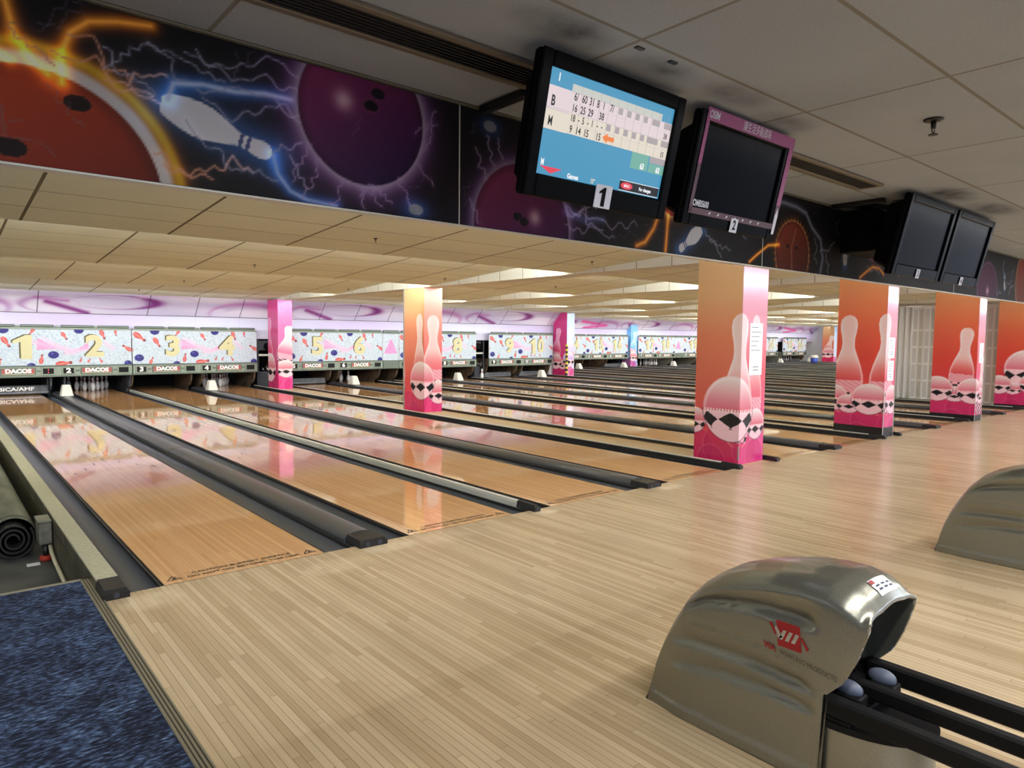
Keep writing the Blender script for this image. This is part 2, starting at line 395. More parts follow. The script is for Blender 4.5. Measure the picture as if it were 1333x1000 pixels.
struct(MB().bbox(-6, -.34, .40, .43, -.3, .012, .003).build('trim_2', M['alum']), 'aluminium edge of the carpet at the drop')

# stepped ceiling over the lanes: sections sloping down towards the pins, then a step up
ZL, SL = 2.60, .065
ctile = tiles('ceiling_tile_beige', (224,226,202), (218,220,196), (104,96,72), 1.245, .62, -.40, 3.15-.62*12, .006, .05)
def seams(m, period, off, half, rgb):
    b = bsdf(m); src = b.inputs['Base Color'].links[0].from_socket; tc = nd(m, 'ShaderNodeTexCoord'); sp = nd(m, 'ShaderNodeSeparateXYZ'); lk(m, tc.outputs['Object'], sp.inputs[0])
    a = nd(m, 'ShaderNodeMath', operation='ADD'); a.inputs[1].default_value = -off+period*40.5; lk(m, sp.outputs[0], a.inputs[0])
    p = nd(m, 'ShaderNodeMath', operation='MODULO'); p.inputs[1].default_value = period; lk(m, a.outputs[0], p.inputs[0])
    d = nd(m, 'ShaderNodeMath', operation='SUBTRACT'); d.inputs[1].default_value = period/2; lk(m, p.outputs[0], d.inputs[0])
    ab = nd(m, 'ShaderNodeMath', operation='ABSOLUTE'); lk(m, d.outputs[0], ab.inputs[0]); lt = nd(m, 'ShaderNodeMath', operation='LESS_THAN'); lt.inputs[1].default_value = half; lk(m, ab.outputs[0], lt.inputs[0])
    mx = nd(m, 'ShaderNodeMix', data_type='RGBA'); lk(m, lt.outputs[0], mx.inputs[0]); lk(m, src, mx.inputs[6]); mx.inputs[7].default_value = (*lin(rgb), 1); lk(m, mx.outputs[2], b.inputs['Base Color'])
seams(ctile, 1.245, -.40, .013, (112,104,80))
def section(x0, x1, y0, y1):
    zh = ZL+SL*(y1-y0)
    mb = MB(); mb.quad((x0,y0,zh), (x0,y1,ZL), (x1,y1,ZL), (x1,y0,zh))
    mb.quad((x0,y0,zh+.03), (x1,y0,zh+.03), (x1,y1,ZL+.03), (x0,y1,ZL+.03))
    mb.quad((x0,y1,ZL), (x0,y1,ZL+.34), (x1,y1,ZL+.34), (x1,y1,ZL))
    return mb
EDG = [-1.88, 3.15, 7.10, 11.35, 15.8]
BEAM = [6.72, 10.76, 14.82, 18.80]
def mk_ceiling(x0, x1, edges, lab):
    mb = MB()
    for a, b in zip(edges[:-1], edges[1:]):
        s = section(x0, x1, a, b); o = len(mb.v); mb.v += s.v; mb.f += [tuple(i+o for i in f) for f in s.f]; mb.m += s.m; mb.sm += s.sm
    return struct(mb.build('ceiling', ctile), lab)
bx = [-6]+[v for b in BEAM for v in (b, b+.4)]
for i in range(0, 9, 2):
    x1 = bx[i+1] if i+1 < len(bx) else 19.4
    mk_ceiling(bx[i], x1, EDG, 'stepped beige tile ceiling bay over the lanes')
BEAM2 = [24.4, 28.6, 32.8, 36.5, 40.3, 44.4]
bx2 = [19.4]+[v for b in BEAM2 for v in (b, b+.4)]+[XR]
for i in range(0, len(bx2), 2): mk_ceiling(bx2[i], bx2[i+1], [-1.88, 3.15, 7.10, 11.35, 15.6, 20.0], 'stepped beige tile ceiling bay far right')
beam_m = tiles('beam_white', (222,222,210), (216,216,204), (110,104,84), 30, .62, 0, 0, .006, .03)
for b in BEAM: struct(MB().box(b, b+.4, -1.85, 15.9, 2.58, 3.0).build('trim_3', beam_m), 'boxed ceiling beam running over the column line')
for b in BEAM2: struct(MB().box(b, b+.4, -1.85, 20.1, 2.58, 3.0).build('trim_3', beam_m), 'boxed ceiling beam far right')
# lower ceiling over the approach
ZC = 2.69
ftile = tiles('ceiling_tile_grey', (160,164,170), (154,158,164), (128,124,114), 1.24, .62, .98-1.24*6, -2.93-.62*12, .009, .10)
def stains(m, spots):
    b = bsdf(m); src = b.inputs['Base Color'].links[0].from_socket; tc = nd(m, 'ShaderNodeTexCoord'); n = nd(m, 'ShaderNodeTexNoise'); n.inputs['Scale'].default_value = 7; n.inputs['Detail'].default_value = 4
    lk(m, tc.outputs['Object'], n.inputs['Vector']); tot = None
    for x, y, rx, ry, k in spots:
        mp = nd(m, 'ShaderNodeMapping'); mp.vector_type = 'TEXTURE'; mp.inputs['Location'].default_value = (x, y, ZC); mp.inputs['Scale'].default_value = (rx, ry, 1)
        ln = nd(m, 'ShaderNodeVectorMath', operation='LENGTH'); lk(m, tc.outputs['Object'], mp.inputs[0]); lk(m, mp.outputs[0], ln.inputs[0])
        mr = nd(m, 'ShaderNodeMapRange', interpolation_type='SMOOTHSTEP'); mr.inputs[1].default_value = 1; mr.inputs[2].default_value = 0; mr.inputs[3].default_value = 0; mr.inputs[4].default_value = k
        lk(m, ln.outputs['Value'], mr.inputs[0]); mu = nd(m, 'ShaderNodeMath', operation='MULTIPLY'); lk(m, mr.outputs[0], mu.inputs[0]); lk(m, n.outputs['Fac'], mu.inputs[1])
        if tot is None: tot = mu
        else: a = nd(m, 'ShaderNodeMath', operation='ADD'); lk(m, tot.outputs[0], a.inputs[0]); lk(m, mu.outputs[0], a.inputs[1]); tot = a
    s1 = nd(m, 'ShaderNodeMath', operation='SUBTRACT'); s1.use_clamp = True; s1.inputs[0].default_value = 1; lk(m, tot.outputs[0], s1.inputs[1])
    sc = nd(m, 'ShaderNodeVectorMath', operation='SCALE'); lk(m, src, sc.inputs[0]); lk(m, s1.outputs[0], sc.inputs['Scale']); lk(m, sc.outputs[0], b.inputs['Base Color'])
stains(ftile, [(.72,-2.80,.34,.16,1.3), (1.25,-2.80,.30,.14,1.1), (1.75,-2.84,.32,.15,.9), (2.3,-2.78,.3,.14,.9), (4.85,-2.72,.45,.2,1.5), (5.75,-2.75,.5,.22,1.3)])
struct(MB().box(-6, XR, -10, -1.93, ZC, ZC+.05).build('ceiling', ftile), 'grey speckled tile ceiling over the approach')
struct(MB().box(-6, XR, -1.90, -1.86, 2.12, 3.1).build('wall_valance', M['tvmatt']), 'bulkhead between the two ceilings carrying the printed banner')

# ------------------------------------------------------------------ banner artwork on the bulkhead
def glow_ball(c, U, V, cx, cy, r, inner, outer, ring, glow, gw, holes=(), hl=None, gs=1., hot=None):
    d = np.hypot(U-cx, V-cy)
    g = np.exp(-np.clip(d-r, 0, None)/gw)*gs
    c = addl(c, glow, g*(d > r-.01))
    if hot is not None:
        c = over(c, (170,84,16), np.exp(-np.clip(d-r-.075, 0, None)/.022)*(d > r)*.95); c = over(c, (196,158,30), np.exp(-((d-r-.066)/.020)**2)*(d > r)*.9)
        c = over(c, ring, (1-sstep(.028, .058, d-r))*(d > r-.004))
    else: c = over(c, ring, np.exp(-(np.clip(d-r, 0, None)/(gw*.5))**1.3)*(d > r-.004)*.85)
    t = np.clip(.5+(V-cy)/r*.5-(U-cx)/r*.25, 0, 1)
    ball = lerp(outer, inner, t)
    ball = ball*(1-.25*sstep(.85, 1., d/r))[..., None]
    ea = np.clip((r-d)/.006+.5, 0, 1)[..., None]; c = ball*ea+c*(1-ea)
    for hx, hy, hr in holes:
        e = np.hypot((U-hx)*.85, (V-hy)*1.3)
        c = over(c, np.array(inner)*.85+25, np.exp(-((e-hr)/.004)**2)*.6)
        c = over(c, np.array(outer)*.35, np.clip((hr-e)/.004+.5, 0, 1))
    if hl: c = over(c, (225,190,200), np.exp(-(np.hypot(U-hl[0], V-hl[1])/hl[2])**2)*.8)
    return c
def bolt(c, U, V, p, q, rgb, w=.004, a=.14, n=10, k=1., glow=.02):
    d = seg_dist(U, V, jag(p, q, n, a))
    c = addl(c, np.array(rgb)*.12, np.exp(-(d/glow)**2)*k*.8)
    return over(c, rgb, np.exp(-(d/w)**2)*k)
def flame(c, U, V, pts, w=.035):
    d = seg_dist(U, V, pts)
    c = addl(c, (120,52,4), np.exp(-(d/w)**2)); c = addl(c, (110,80,14), np.exp(-(d/(w*.55))**2)); return addl(c, (40,50,40), np.exp(-(d/(w*.2))**2))
def glow_pin(c, U, V, bx, by, hx, hy, wide=1., bright=1.):
    H = math.hypot(hx-bx, hy-by); ang = math.atan2(hx-bx, hy-by)
    d = seg_dist(U, V, [(bx, by), (hx, hy)])
    c = addl(c, np.array((34,74,128))*bright, np.exp(-(d/(H*.22))**2))
    m, t, s = pin_mask(U, V, bx, by, H, ang, .004, wide)
    c = over(c, np.array((206,206,214))*bright, m)
    return over(c, (60,70,120), m*((np.abs(t-.70) < .018)|(np.abs(t-.77) < .018))*.9)
def banner_paint(seed):
    def paint(U, V):
        c = np.zeros(U.shape+(3,))+np.array((14,12,16))
        r0 = random.Random(seed)
        B = lambda p, q, rgb=(150,150,175), w=.0035, a=.14, k=.8, n=10: bolt(c, U, V, p, q, rgb, w, a, n, k)
        u0, u1 = U.min(), U.max()
        def near(x, m=1.): return u0-m < x < u1+m
        if near(-.8, .8):
            c = glow_ball(c, U, V, -.813, 2.043, .391, (176,62,26), (70,14,10), (196,188,186), (70,34,4), .04, [(-.679,2.345,.035),(-.867,2.168,.04)], hot=(60,50,0))
            c = flame(c, U, V, [(-.88,2.68),(-.862,2.6),(-.845,2.52),(-.80,2.45),(-.76,2.42)])
            c = flame(c, U, V, [(-.72,2.40),(-.723,2.49),(-.693,2.572),(-.64,2.62),(-.55,2.645),(-.45,2.66)])
            c = flame(c, U, V, [(-1.0,2.5),(-.93,2.47),(-.86,2.44)], .03)
            for p, q in [((-.86,2.54),(-.74,2.45)), ((-.75,2.50),(-.45,2.42)), ((-.60,2.44),(-.40,2.50)), ((-.45,2.22),(-.25,2.16)), ((-.42,2.19),(-.10,2.21)), ((-.7,2.56),(-.42,2.40))]: c = B(p, q, (214,150,120), .004)
        if near(-.2, .6):
            c = glow_pin(c, U, V, -.423, 2.406, -.023, 2.29)
            d = seg_dist(U, V, [(-.40,2.42),(-.38,2.48),(-.28,2.50),(-.16,2.50),(-.05,2.52),(.06,2.52)])
            c = addl(c, (30,70,130), np.exp(-(d/.035)**2)); c = over(c, (190,205,235), np.exp(-(d/.010)**2)*.85)
            d = seg_dist(U, V, [(-.02,2.29),(.0,2.22),(.05,2.16),(.12,2.135),(.25,2.125)])
            c = addl(c, (30,70,130), np.exp(-(d/.03)**2)); c = over(c, (160,185,225), np.exp(-(d/.008)**2)*.8)
            for p, q in [((-.46,2.6),(-.34,2.5)),((-.6,2.55),(-.44,2.42)),((-.46,2.6),(-.6,2.48)),((-.34,2.6),(.1,2.55)),((-.30,2.48),(.09,2.47)),((-.28,2.45),(.1,2.44)),((-.46,2.6),(-.2,2.53)),((-.34,2.36),(-.2,2.22)),((-.2,2.22),(.0,2.19)),((-.3,2.62),(.12,2.60)),((-.02,2.30),(.1,2.36)),((.05,2.3),(.12,2.18))]: c = B(p, q)
        if near(.38, .6):
            c = glow_ball(c, U, V, .381, 2.529, .297, (134,44,92), (44,16,66), (176,166,184), (92,34,112), .07, [(.415,2.573,.03),(.449,2.632,.03)], (.285,2.57,.045))
            for p, q in [((.30,2.24),(.22,2.13)),((.36,2.23),(.38,2.13)),((.42,2.24),(.52,2.17)),((.55,2.29),(.60,2.20)),((.60,2.20),(.66,2.14)),((.14,2.36),(.06,2.20)),((.66,2.42),(.76,2.56)),((.66,2.36),(.74,2.28)),((.50,2.25),(.36,2.18)),((.18,2.31),(.1,2.14)),((.40,2.24),(.47,2.15)),((.64,2.5),(.75,2.62))]: c = B(p, q, (160,135,180), .003)
            d = np.hypot((U-.643)/1.6, V-2.16); c = addl(c, (30,70,130), np.exp(-(d/.05)**2)); c = over(c, (160,160,165), np.clip((.027-d)/.006, 0, 1)*.85)
        if near(1.2, .7):
            d = np.hypot((U-1.07)/1.5, V-2.618); c = addl(c, (24,56,110), np.exp(-(d/.05)**2)); c = over(c, (150,150,155), np.clip((.03-d)/.006, 0, 1)*.8)
            c = glow_ball(c, U, V, 1.299, 2.146, .325, (128,44,90), (48,18,70), (150,140,165), (84,32,104), .055, [(1.255,2.201,.028),(1.30,2.18,.028)], (1.374,2.209,.04))
            for p, q in [((1.05,2.57),(1.10,2.43)),((1.12,2.57),(1.15,2.47)),((.98,2.5),(1.05,2.36)),((.95,2.25),(1.0,2.14)),((1.35,2.46),(1.45,2.6)),((1.6,2.3),(1.9,2.2)),((1.62,2.25),(1.85,2.32)),((1.6,2.2),(2.0,2.17)),((1.7,2.28),(2.2,2.26)),((1.62,2.4),(1.9,2.5))]: c = B(p, q, (165,150,190), .004)
            d = seg_dist(U, V, [(1.6,2.27),(1.75,2.24),(1.9,2.26)]); c = addl(c, (50,60,95), np.exp(-(d/.03)**2))
        if near(2.45, .8):
            c = glow_ball(c, U, V, 2.55, 2.50, .145, (176,64,30), (110,26,16), (200,170,140), (150,80,16), .035)
            c = flame(c, U, V, [(2.42,2.38),(2.36,2.26),(2.28,2.17),(2.2,2.14)], .03); c = flame(c, U, V, [(2.50,2.36),(2.49,2.24),(2.48,2.13)], .028)
            c = glow_pin(c, U, V, 2.86, 2.31, 2.62, 2.15, 1.1)
            for p, q in [((2.3,2.5),(2.0,2.6)),((2.7,2.4),(3.0,2.55)),((2.95,2.25),(3.2,2.2)),((3.1,2.5),(3.4,2.3)),((3.3,2.45),(3.5,2.58)),((2.9,2.3),(3.1,2.14))]: c = B(p, q, (150,150,170), .004)
        if near(4.05, .9):
            d = np.hypot(U-4.06, V-2.245); th = np.arctan2(V-2.245, U-4.06)
            c = addl(c, (150,84,22), np.exp(-np.clip(d-.25, 0, None)/.03)*(.65+.35*np.sin(th*34))*(d > .23))
            c = glow_ball(c, U, V, 4.06, 2.245, .25, (120,46,26), (62,22,16), (190,150,110), (60,30,8), .012, [(3.98,2.30,.022),(4.12,2.30,.022)])
            dd = seg_dist(U, V, [(4.1,2.44),(4.04,2.3),(4.06,2.08)]); c = over(c, (170,130,105), np.exp(-(dd/.006)**2)*.7)
            c = flame(c, U, V, [(3.85,2.3),(3.7,2.28),(3.55,2.2),(3.45,2.14)], .02)
            d = seg_dist(U, V, [(3.75,2.60),(3.9,2.62),(4.1,2.61),(4.25,2.58),(4.35,2.48),(4.5,2.40),(4.55,2.25),(4.52,2.14)]); c = addl(c, (46,52,66), np.exp(-(d/.03)**2)); c = over(c, (150,155,168), np.exp(-(d/.012)**2)*.6)
            for p, q in [((4.4,2.4),(4.45,2.2)),((4.5,2.3),(4.75,2.4)),((4.6,2.3),(4.65,2.14))]: c = B(p, q, (150,150,165), .005)
        if near(5.0, .9):
            c = glow_pin(c, U, V, 4.955, 2.225, 4.935, 2.49, 1.0, .85)
            d = seg_dist(U, V, [(4.85,2.6),(4.75,2.55),(4.80,2.48),(4.88,2.44)]); c = over(c, (140,145,160), np.exp(-(d/.014)**2)*.6)
            c = glow_ball(c, U, V, 5.50, 2.46, .145, (150,44,92), (90,24,66), (150,90,120), (80,24,60), .03)
            c = flame(c, U, V, [(5.25,2.14),(5.38,2.20),(5.5,2.25),(5.65,2.25),(5.75,2.2)], .025)
            for p, q in [((4.95,2.5),(5.25,2.55)),((5.0,2.3),(5.3,2.45)),((5.4,2.25),(5.65,2.2)),((5.9,2.3),(6.2,2.5)),((5.8,2.5),(6.1,2.2))]: c = B(p, q, (150,150,170), .005)
        for off in (0., 4.6):
            if near(9.0+off, 1.):
                c = glow_ball(c, U, V, 8.75+off, 2.17, .36, (88,34,72), (46,20,52), (150,120,150), (60,24,66), .03, [], (8.75+off,2.2,.05))
                d = seg_dist(U, V, [(9.35+off,2.60),(9.3+off,2.5),(9.42+off,2.4)]); c = over(c, (140,145,160), np.exp(-(d/.02)**2)*.6)
                c = glow_pin(c, U, V, 9.42+off, 2.24, 9.38+off, 2.42, 1.2, .8)
                c = glow_ball(c, U, V, 10.35+off, 2.36, .45, (140,54,26), (80,24,14), (190,150,110), (130,70,18), .05)
                for p, q in [((9.1+off,2.2),(9.3+off,2.2)),((9.45+off,2.25),(9.75+off,2.5)),((9.6+off,2.2),(9.8+off,2.35))]: c = B(p, q, (150,150,170), .006)
        for _ in range(int((u1-u0)*5)):
            x = u0+r0.random()*(u1-u0); y = 2.14+r0.random()*.5
            d = seg_dist(U, V, jag((x, y), (x+r0.uniform(-.3,.3), y+r0.uniform(-.2,.2)), 7, .18, r0)); c = over(c, (110,105,125), np.exp(-(d/.0025)**2)*.45)
        return c*.92
    return paint
bl = ['banner panel with a big glowing orange ball, white pin and purple ball', 'banner panel behind the lit score screen and the dark screen, purple and red balls',
      'banner panel with a small fiery red ball beside an upright glowing pin', 'banner panel with purple and orange balls at far right beyond the paired dark screens', 'banner panel furthest to the right along the bulkhead']
edges = [-2.4, .885, 3.62, 7.6, 11.6, 15.6]
for k in range(5):
    a, b = edges[k]+.004, edges[k+1]-.004
    t = thing('banner_panel', (a, -1.90, 2.125), bl[k], 'banner', 'printed banner panels along the bulkhead')
    MB().box(a, b, -1.906, -1.9005, 2.12, 2.68).build('backing_board', M['tvmatt'], t)
    if k: MB().box(a-.006, a-.0005, -1.909, -1.9005, 2.12, 2.682).build('joint_strip', M['pale'], t)
    grid_art('artwork', (a, -1.908, 2.122), (1,0,0), (0,0,1), b-a, .556, .0065 if k < 2 else (.010 if k == 2 else .016), banner_paint(k), M['art_matt'], t, a, 2.122)
struct(MB().box(-6, XR, -1.925, -1.90, 2.682, 2.69).build('trim_4', M['alum']), 'thin angle trim along the top of the banner')
struct(MB().box(-6, XR, -1.912, -1.858, 2.113, 2.12).build('trim_4', M['pale']), 'pale edge trim along the bottom of the bulkhead')

# ------------------------------------------------------------------ lanes, gutters, rails
capt = M['ink2'] = mat('black_ink', (38,26,20), .4)
def lane_text(t, x0, y0):
    for ln, dy in (('CAUTION SLIPPERY SURFACE', .145), ('DO NOT GO BEYOND THIS LINE', .078)):
        mb = MB(); put_text(mb, ln, .054, (x0+LW/2, y0+dy, .0012), (1,0,0), (0,1,0), sx=.95, bold=.0012); mb.build('caution_text', M['ink2'], t)
    for cx in (x0+.075, x0+LW-.075):
        mb = MB()
        for (a, b), (c, d) in [((-.05,-.035),(.05,-.035)), ((.05,-.035),(0,.05)), ((0,.05),(-.05,-.035))]:
            L = math.hypot(c-a, d-b); nx, ny = -(d-b)/L*.008, (c-a)/L*.008
            put_poly(mb, [(a,b),(c,d),(c+nx,d+ny),(a+nx,b+ny)], (cx, y0+.10, .0012), (1,0,0), (0,1,0))
        put_poly(mb, [(-.012,-.022),(.016,-.022),(.008,.012),(-.004,.012)], (cx, y0+.10, .0012), (1,0,0), (0,1,0))
        mb.build('warning_triangle', M['ink2'], t)
def lane(x0, y0, y1, label, group, detail=True):
    t = thing('bowling_lane', (x0, y0, 0), label, 'bowling lane', group)
    mb = MB(); mb.box(x0, x0+LW, y0+.002, y1, -.10, 0); mb.build('lane_surface', M['lane'], t)
    e = MB(); e.box(x0-.008, x0-.001, y0+.002, y1, -.08, -.0005); e.box(x0+LW+.001, x0+LW+.008, y0+.002, y1, -.08, -.0005); e.box(x0, x0+LW, y0-.004, y0+.0015, -.08, .0006)
    e.build('edge_strip', M['ink2'], t)
    if detail:
        lane_text(t, x0, y0)
        for i in range(7):
            cx = x0+LW*(i+1)/8; yy = y0+4.3+.28*(3-abs(i-3)); d = MB(); put_poly(d, [(-.012,0),(.012,0),(0,.13)], (cx, yy, .001), (1,0,0), (0,1,0)); d.build('aiming_arrow', M['ink2'], t)
        for i in (1,2,3,5,6,7,8,9):
            d = MB(); put_poly(d, [(.009*math.cos(a*.785), .009*math.sin(a*.785)) for a in range(8)], (x0+LW*i/10, y0+2.1, .001), (1,0,0), (0,1,0)); d.build('aiming_dot', M['ink2'], t)
    return t
def gutter(x0, w, y0, y1, label, group):
    """half-round channel, x0 = left edge"""
    r = w/2; prof = []
    for k in range(13):
        a = math.pi+math.pi*k/12; prof.append((x0+r+(r-.004)*math.cos(a), -.012+.082*math.sin(a)))
    n = len(prof); inner = prof; outer = [(x0+r+(x-x0-r)*1.03, z-.006) for x, z in prof]
    mb = MB(); mb.prism(inner+outer[::-1], 'y', y0, y1, smooth=False)
    for i in range(len(mb.sm)): mb.sm[i] = len(mb.f[i]) == 4
    mb.box(x0+.002, x0+.014, y0, y1, -.03, -.004, 1); mb.box(x0+w-.014, x0+w-.002, y0, y1, -.03, -.004, 1)
    return tag(mb.build('gutter', [M['gutter'], M['gutter_edge']]), label, 'gutter', group)
def end_block(parent, x0, x1, y0, y1, z1, bolts=0):
    mb = MB(); b = .014
    pr = [(y0+.005, -.002), (y1, -.002), (y1, z1+.004), (y0+.03, z1), (y0, z1-.02)]
    lo = [(x0, p[0], p[1]) for p in pr]; hi = [(x1, p[0], p[1]) for p in pr]; n = len(pr)
    ins = lambda P, s: [(p[0]+s*(b if p[2] > z1-.01 else 0), p[1], p[2]) for p in P]
    lo2, hi2 = ins(lo, 1), ins(hi, -1)
    mb.add(lo2+hi2, [(i, (i+1) % n, n+(i+1) % n, n+i) for i in range(n)]+[tuple(range(n-1, -1, -1)), tuple(range(n, 2*n))])
    o = mb.build('end_block', M['block'], parent)
    if bolts:
        for f in ((.28, .72) if bolts == 2 else (.5,)):
            bm = MB(); bm.lathe((x0+(x1-x0)*f, y0+.004, z1*.45), [(.017,-.004),(.017,.004)], 14, 0, 'y'); bm.build('bolt', M['bolt'], o)
    return o
def return_cap(xc, y0, y1, label, group, hood=True, hl=None):
    w = GP-2*.240
    t = thing('lane_capping', (xc, y0, 0), label, 'lane capping', group)
    prof = [(xc-w/2, -.05)]+[(xc-w/2*math.cos(math.pi*k/12), .012+.058*math.sin(math.pi*k/12)) for k in range(13)]+[(xc+w/2, -.05)]
    mb = MB(); mb.prism(prof, 'y', y0+.16, y1, smooth=False)
    for i in range(len(mb.sm)): mb.sm[i] = len(mb.f[i]) == 4
    mb.build('cover', M['cap'], t)
    sm = MB(); sm.prism([(xc+(x-xc)*1.01, z+.0015) for x, z in prof], 'y', y0+5.2, y0+5.22); sm.prism([(xc+(x-xc)*1.01, z+.0015) for x, z in prof], 'y', y0+10.6, y0+10.62); sm.build('cover_joint', M['gutter_edge'], t)
    end_block(t, xc-.115, xc+.115, y0-.085, y0+.158, .052, 2)
    if hood:
        hy = y1-1.55
        h = MB(); lo = [(xc-.13,hy-.14),(xc+.13,hy-.14),(xc+.13,hy+.18),(xc-.13,hy+.18)]; hi = [(xc-.085,hy-.04),(xc+.085,hy-.04),(xc+.085,hy+.14),(xc-.085,hy+.14)]
        z0, z1 = .071, .33
        b = .02
        def oct_(q, b): (x0,ya),(x1,_),(_,yb),_ = q; return [(x0+b,ya),(x1-b,ya),(x1,ya+b),(x1,yb-b),(x1-b,yb),(x0+b,yb),(x0,yb-b),(x0,ya+b)]
        rows = [(oct_(lo,b),z0),(oct_(hi,b),z1-.02),(oct_([(hi[0][0]+.015,hi[0][1]+.015),(hi[1][0]-.015,hi[1][1]+.015),(hi[2][0]-.015,hi[2][1]-.015),(hi[3][0]+.015,hi[3][1]-.015)],b*.7),z1)]
        vs = [(x,y,z) for p, z in rows for x, y in p]; fs = [(k*8+i, k*8+(i+1) % 8, (k+1)*8+(i+1) % 8, (k+1)*8+i) for k in range(2) for i in range(8)]+[tuple(range(7,-1,-1)), tuple(16+i for i in range(8))]
        h.add(vs, fs)
        th = tag(h.build('ball_door_hood', M['whitehood']), hl or 'white tapered hood on the cap '+label[17:], 'hood', group+' hoods')
    return t
def divider(x0, x1, y0, y1, label, group, z=.045, top='pale', bolts=1, side='gutter_edge'):
    t = thing('divider_rail', ((x0+x1)/2, y0, 0), label, 'lane capping', group)
    mb = MB(); mb.bbox(x0, x1, y0+.19, y1, -.06, z, .008); mb.build('rail_body', M[side], t)
    mb = MB(); mb.bbox(x0+.002, x1-.002, y0+.19, y1, z+.0005, z+.010, .004); mb.build('top_strip', M[top], t)
    end_block(t, x0-.008, x1+.008, y0-.075, y0+.188, z+.012, bolts)
    return t

W2 = {1:'one',2:'two',3:'three',4:'four',5:'five',6:'six',7:'seven',8:'eight',9:'nine',10:'ten'}
YE = YM+2.1
for x0, n in UN:
    for i in (0, 1):
        lx = x0+GO+i*(LW+GP); nm = n+i
        lane(lx, 0, YE, 'polished maple lane running to the pins under the sign number %d' % nm, 'lanes of the near block')
        gw = .216 if True else .235
        for s, (gx, w) in enumerate([(lx-.205, .195) if i == 0 else (lx-.237, .227), (lx+LW+.010, .227) if i == 0 else (lx+LW+.010, .195)]):
            gutter(gx, w, .003, YM+.5, 'grey gutter channel along the %s edge of the lane under sign number %d' % ('left right'.split()[s], nm), 'gutters of the near block')
    xc = x0+GO+LW+GP/2
    return_cap(xc, 0, YM+.35, 'dark rounded cap between the lanes under signs %d and %d' % (n, n+1), 'ball return caps of the near block')
# rails between units
t = divider(-.345, -.218, 0, YM+.3, 'pale topped rail along the left side of the leftmost lane', 'rails of the near block', top='railtop', side='railside')
MB().box(-.347, -.33, .44, YM, -.30, -.055).build('side_panel', M['railside'], t)
divider(3.073, 3.128, 0, YM+.3, 'narrow pale rail dividing the lanes under signs 2 and 3', 'rails of the near block', side='pale')
LAB = {1: ('signs 4', 5), 2: ('signs 6', 7), 3: ('signs 8', 9)}
for k in range(1, 5):
    x1 = UN[k][0]+UW
    xl = x1-.024
    divider(xl, xl+.07, 0, YM+.3, 'pale topped rail on the right edge of the lane under sign %d' % (UN[k][1]+1), 'rails of the near block')
    if k < 4:
        xr = UN[k+1][0]+.024
        divider(xr-.07, xr, 0, YM+.3, 'pale topped rail on the left edge of the lane under sign %d' % UN[k+1][1], 'rails of the near block')
        t = thing('gap_board', (xl+.08, 0, 0), 'tan floor board strip between the lanes under signs %d and %d' % (UN[k][1]+1, UN[k+1][1]), 'floor board', 'gap boards at the columns')
        MB().box(xl+.105, xr-.105, .003, YM, -.06, .004).build('board', M['deckboard'], t)
        e = MB(); e.box(xl+.084, xl+.104, .003, YM, -.06, .012); e.box(xr-.104, xr-.084, .003, YM, -.06, .012); e.build('edge_batten', M['brownedge'], t)
tag(MB().box(18.70, 19.34, .003, YM, -.06, .004).build('gap_board', M['deckboard']), 'tan floor board strip right of the lane under sign 10', 'floor board', 'gap boards at the columns')
# far block
j = 0
YE2 = YM2+2.0
for u, (x0, n) in enumerate(UN2):
    for i in (0, 1):
        lx = x0+GO+i*(LW+GP)
        lane(lx, YF2, YE2, 'glossy lane beyond the folding door, %s of the far block counted from its left' % ORD[j], 'lanes of the far block', False)
        for s, gx in enumerate([lx-.215, lx+LW+.010]):
            gutter(gx, .205, YF2+.003, YM2+.5, 'dark gutter at the %s of the %s far-block lane' % ('left right'.split()[s], ORD[j]), 'gutters of the far block')
        j += 1
    return_cap(x0+UW/2, YF2, YM2+.35, 'dark rounded cap in the middle of the %s lane pair of the far block' % ORD[u], 'ball return caps of the far block', True, 'white hood in the middle of the %s lane pair of the far block' % ORD[u])
    divider(x0-.014, x0+.014, YF2, YM2+.3, 'thin rail at the left of the %s lane pair of the far block' % ORD[u], 'rails of the far block', bolts=0)
    if u+1 == len(UN2) or UN2[u+1][0]-x0-UW > .2:
        xb = UN2[u+1][0]-.05 if u+1 < len(UN2) else XR-.02
        divider(x0+UW-.014, x0+UW+.045, YF2, YM2+.3, 'thin rail at the right of the %s lane pair of the far block' % ORD[u], 'rails of the far block', bolts=0)
        if xb-x0-UW > .1: tag(MB().box(x0+UW+.060, xb-.02, YF2+.003, YM2, -.06, .004).build('gap_board', M['deckboard']), 'tan strip right of the %s lane pair of the far block' % ORD[u], 'floor board', 'gap boards far right')
struct(MB().box(19.56, 19.72, YF2+.003, 20.6, -.12, 0).build('floor', M['gutter_edge']), 'dark floor strip left of the far lanes')
lx = UN2[0][0]-UW+GO+LW+GP
lane(lx, YF2, YE2, 'glossy lane running close along the back of the folding door', 'lanes of the far block', False)
gutter(lx-.220, .210, YF2+.003, YM2+.5, 'dark gutter on the door side of the lane behind the folding door', 'gutters of the far block')
gutter(lx+LW+.010, .205, YF2+.003, YM2+.5, 'dark gutter on the right side of the lane behind the folding door', 'gutters of the far block')
return_cap(lx-GP/2, YF2, YM2+.35, 'dark rounded cap just behind the folding door', 'ball return caps of the far block')

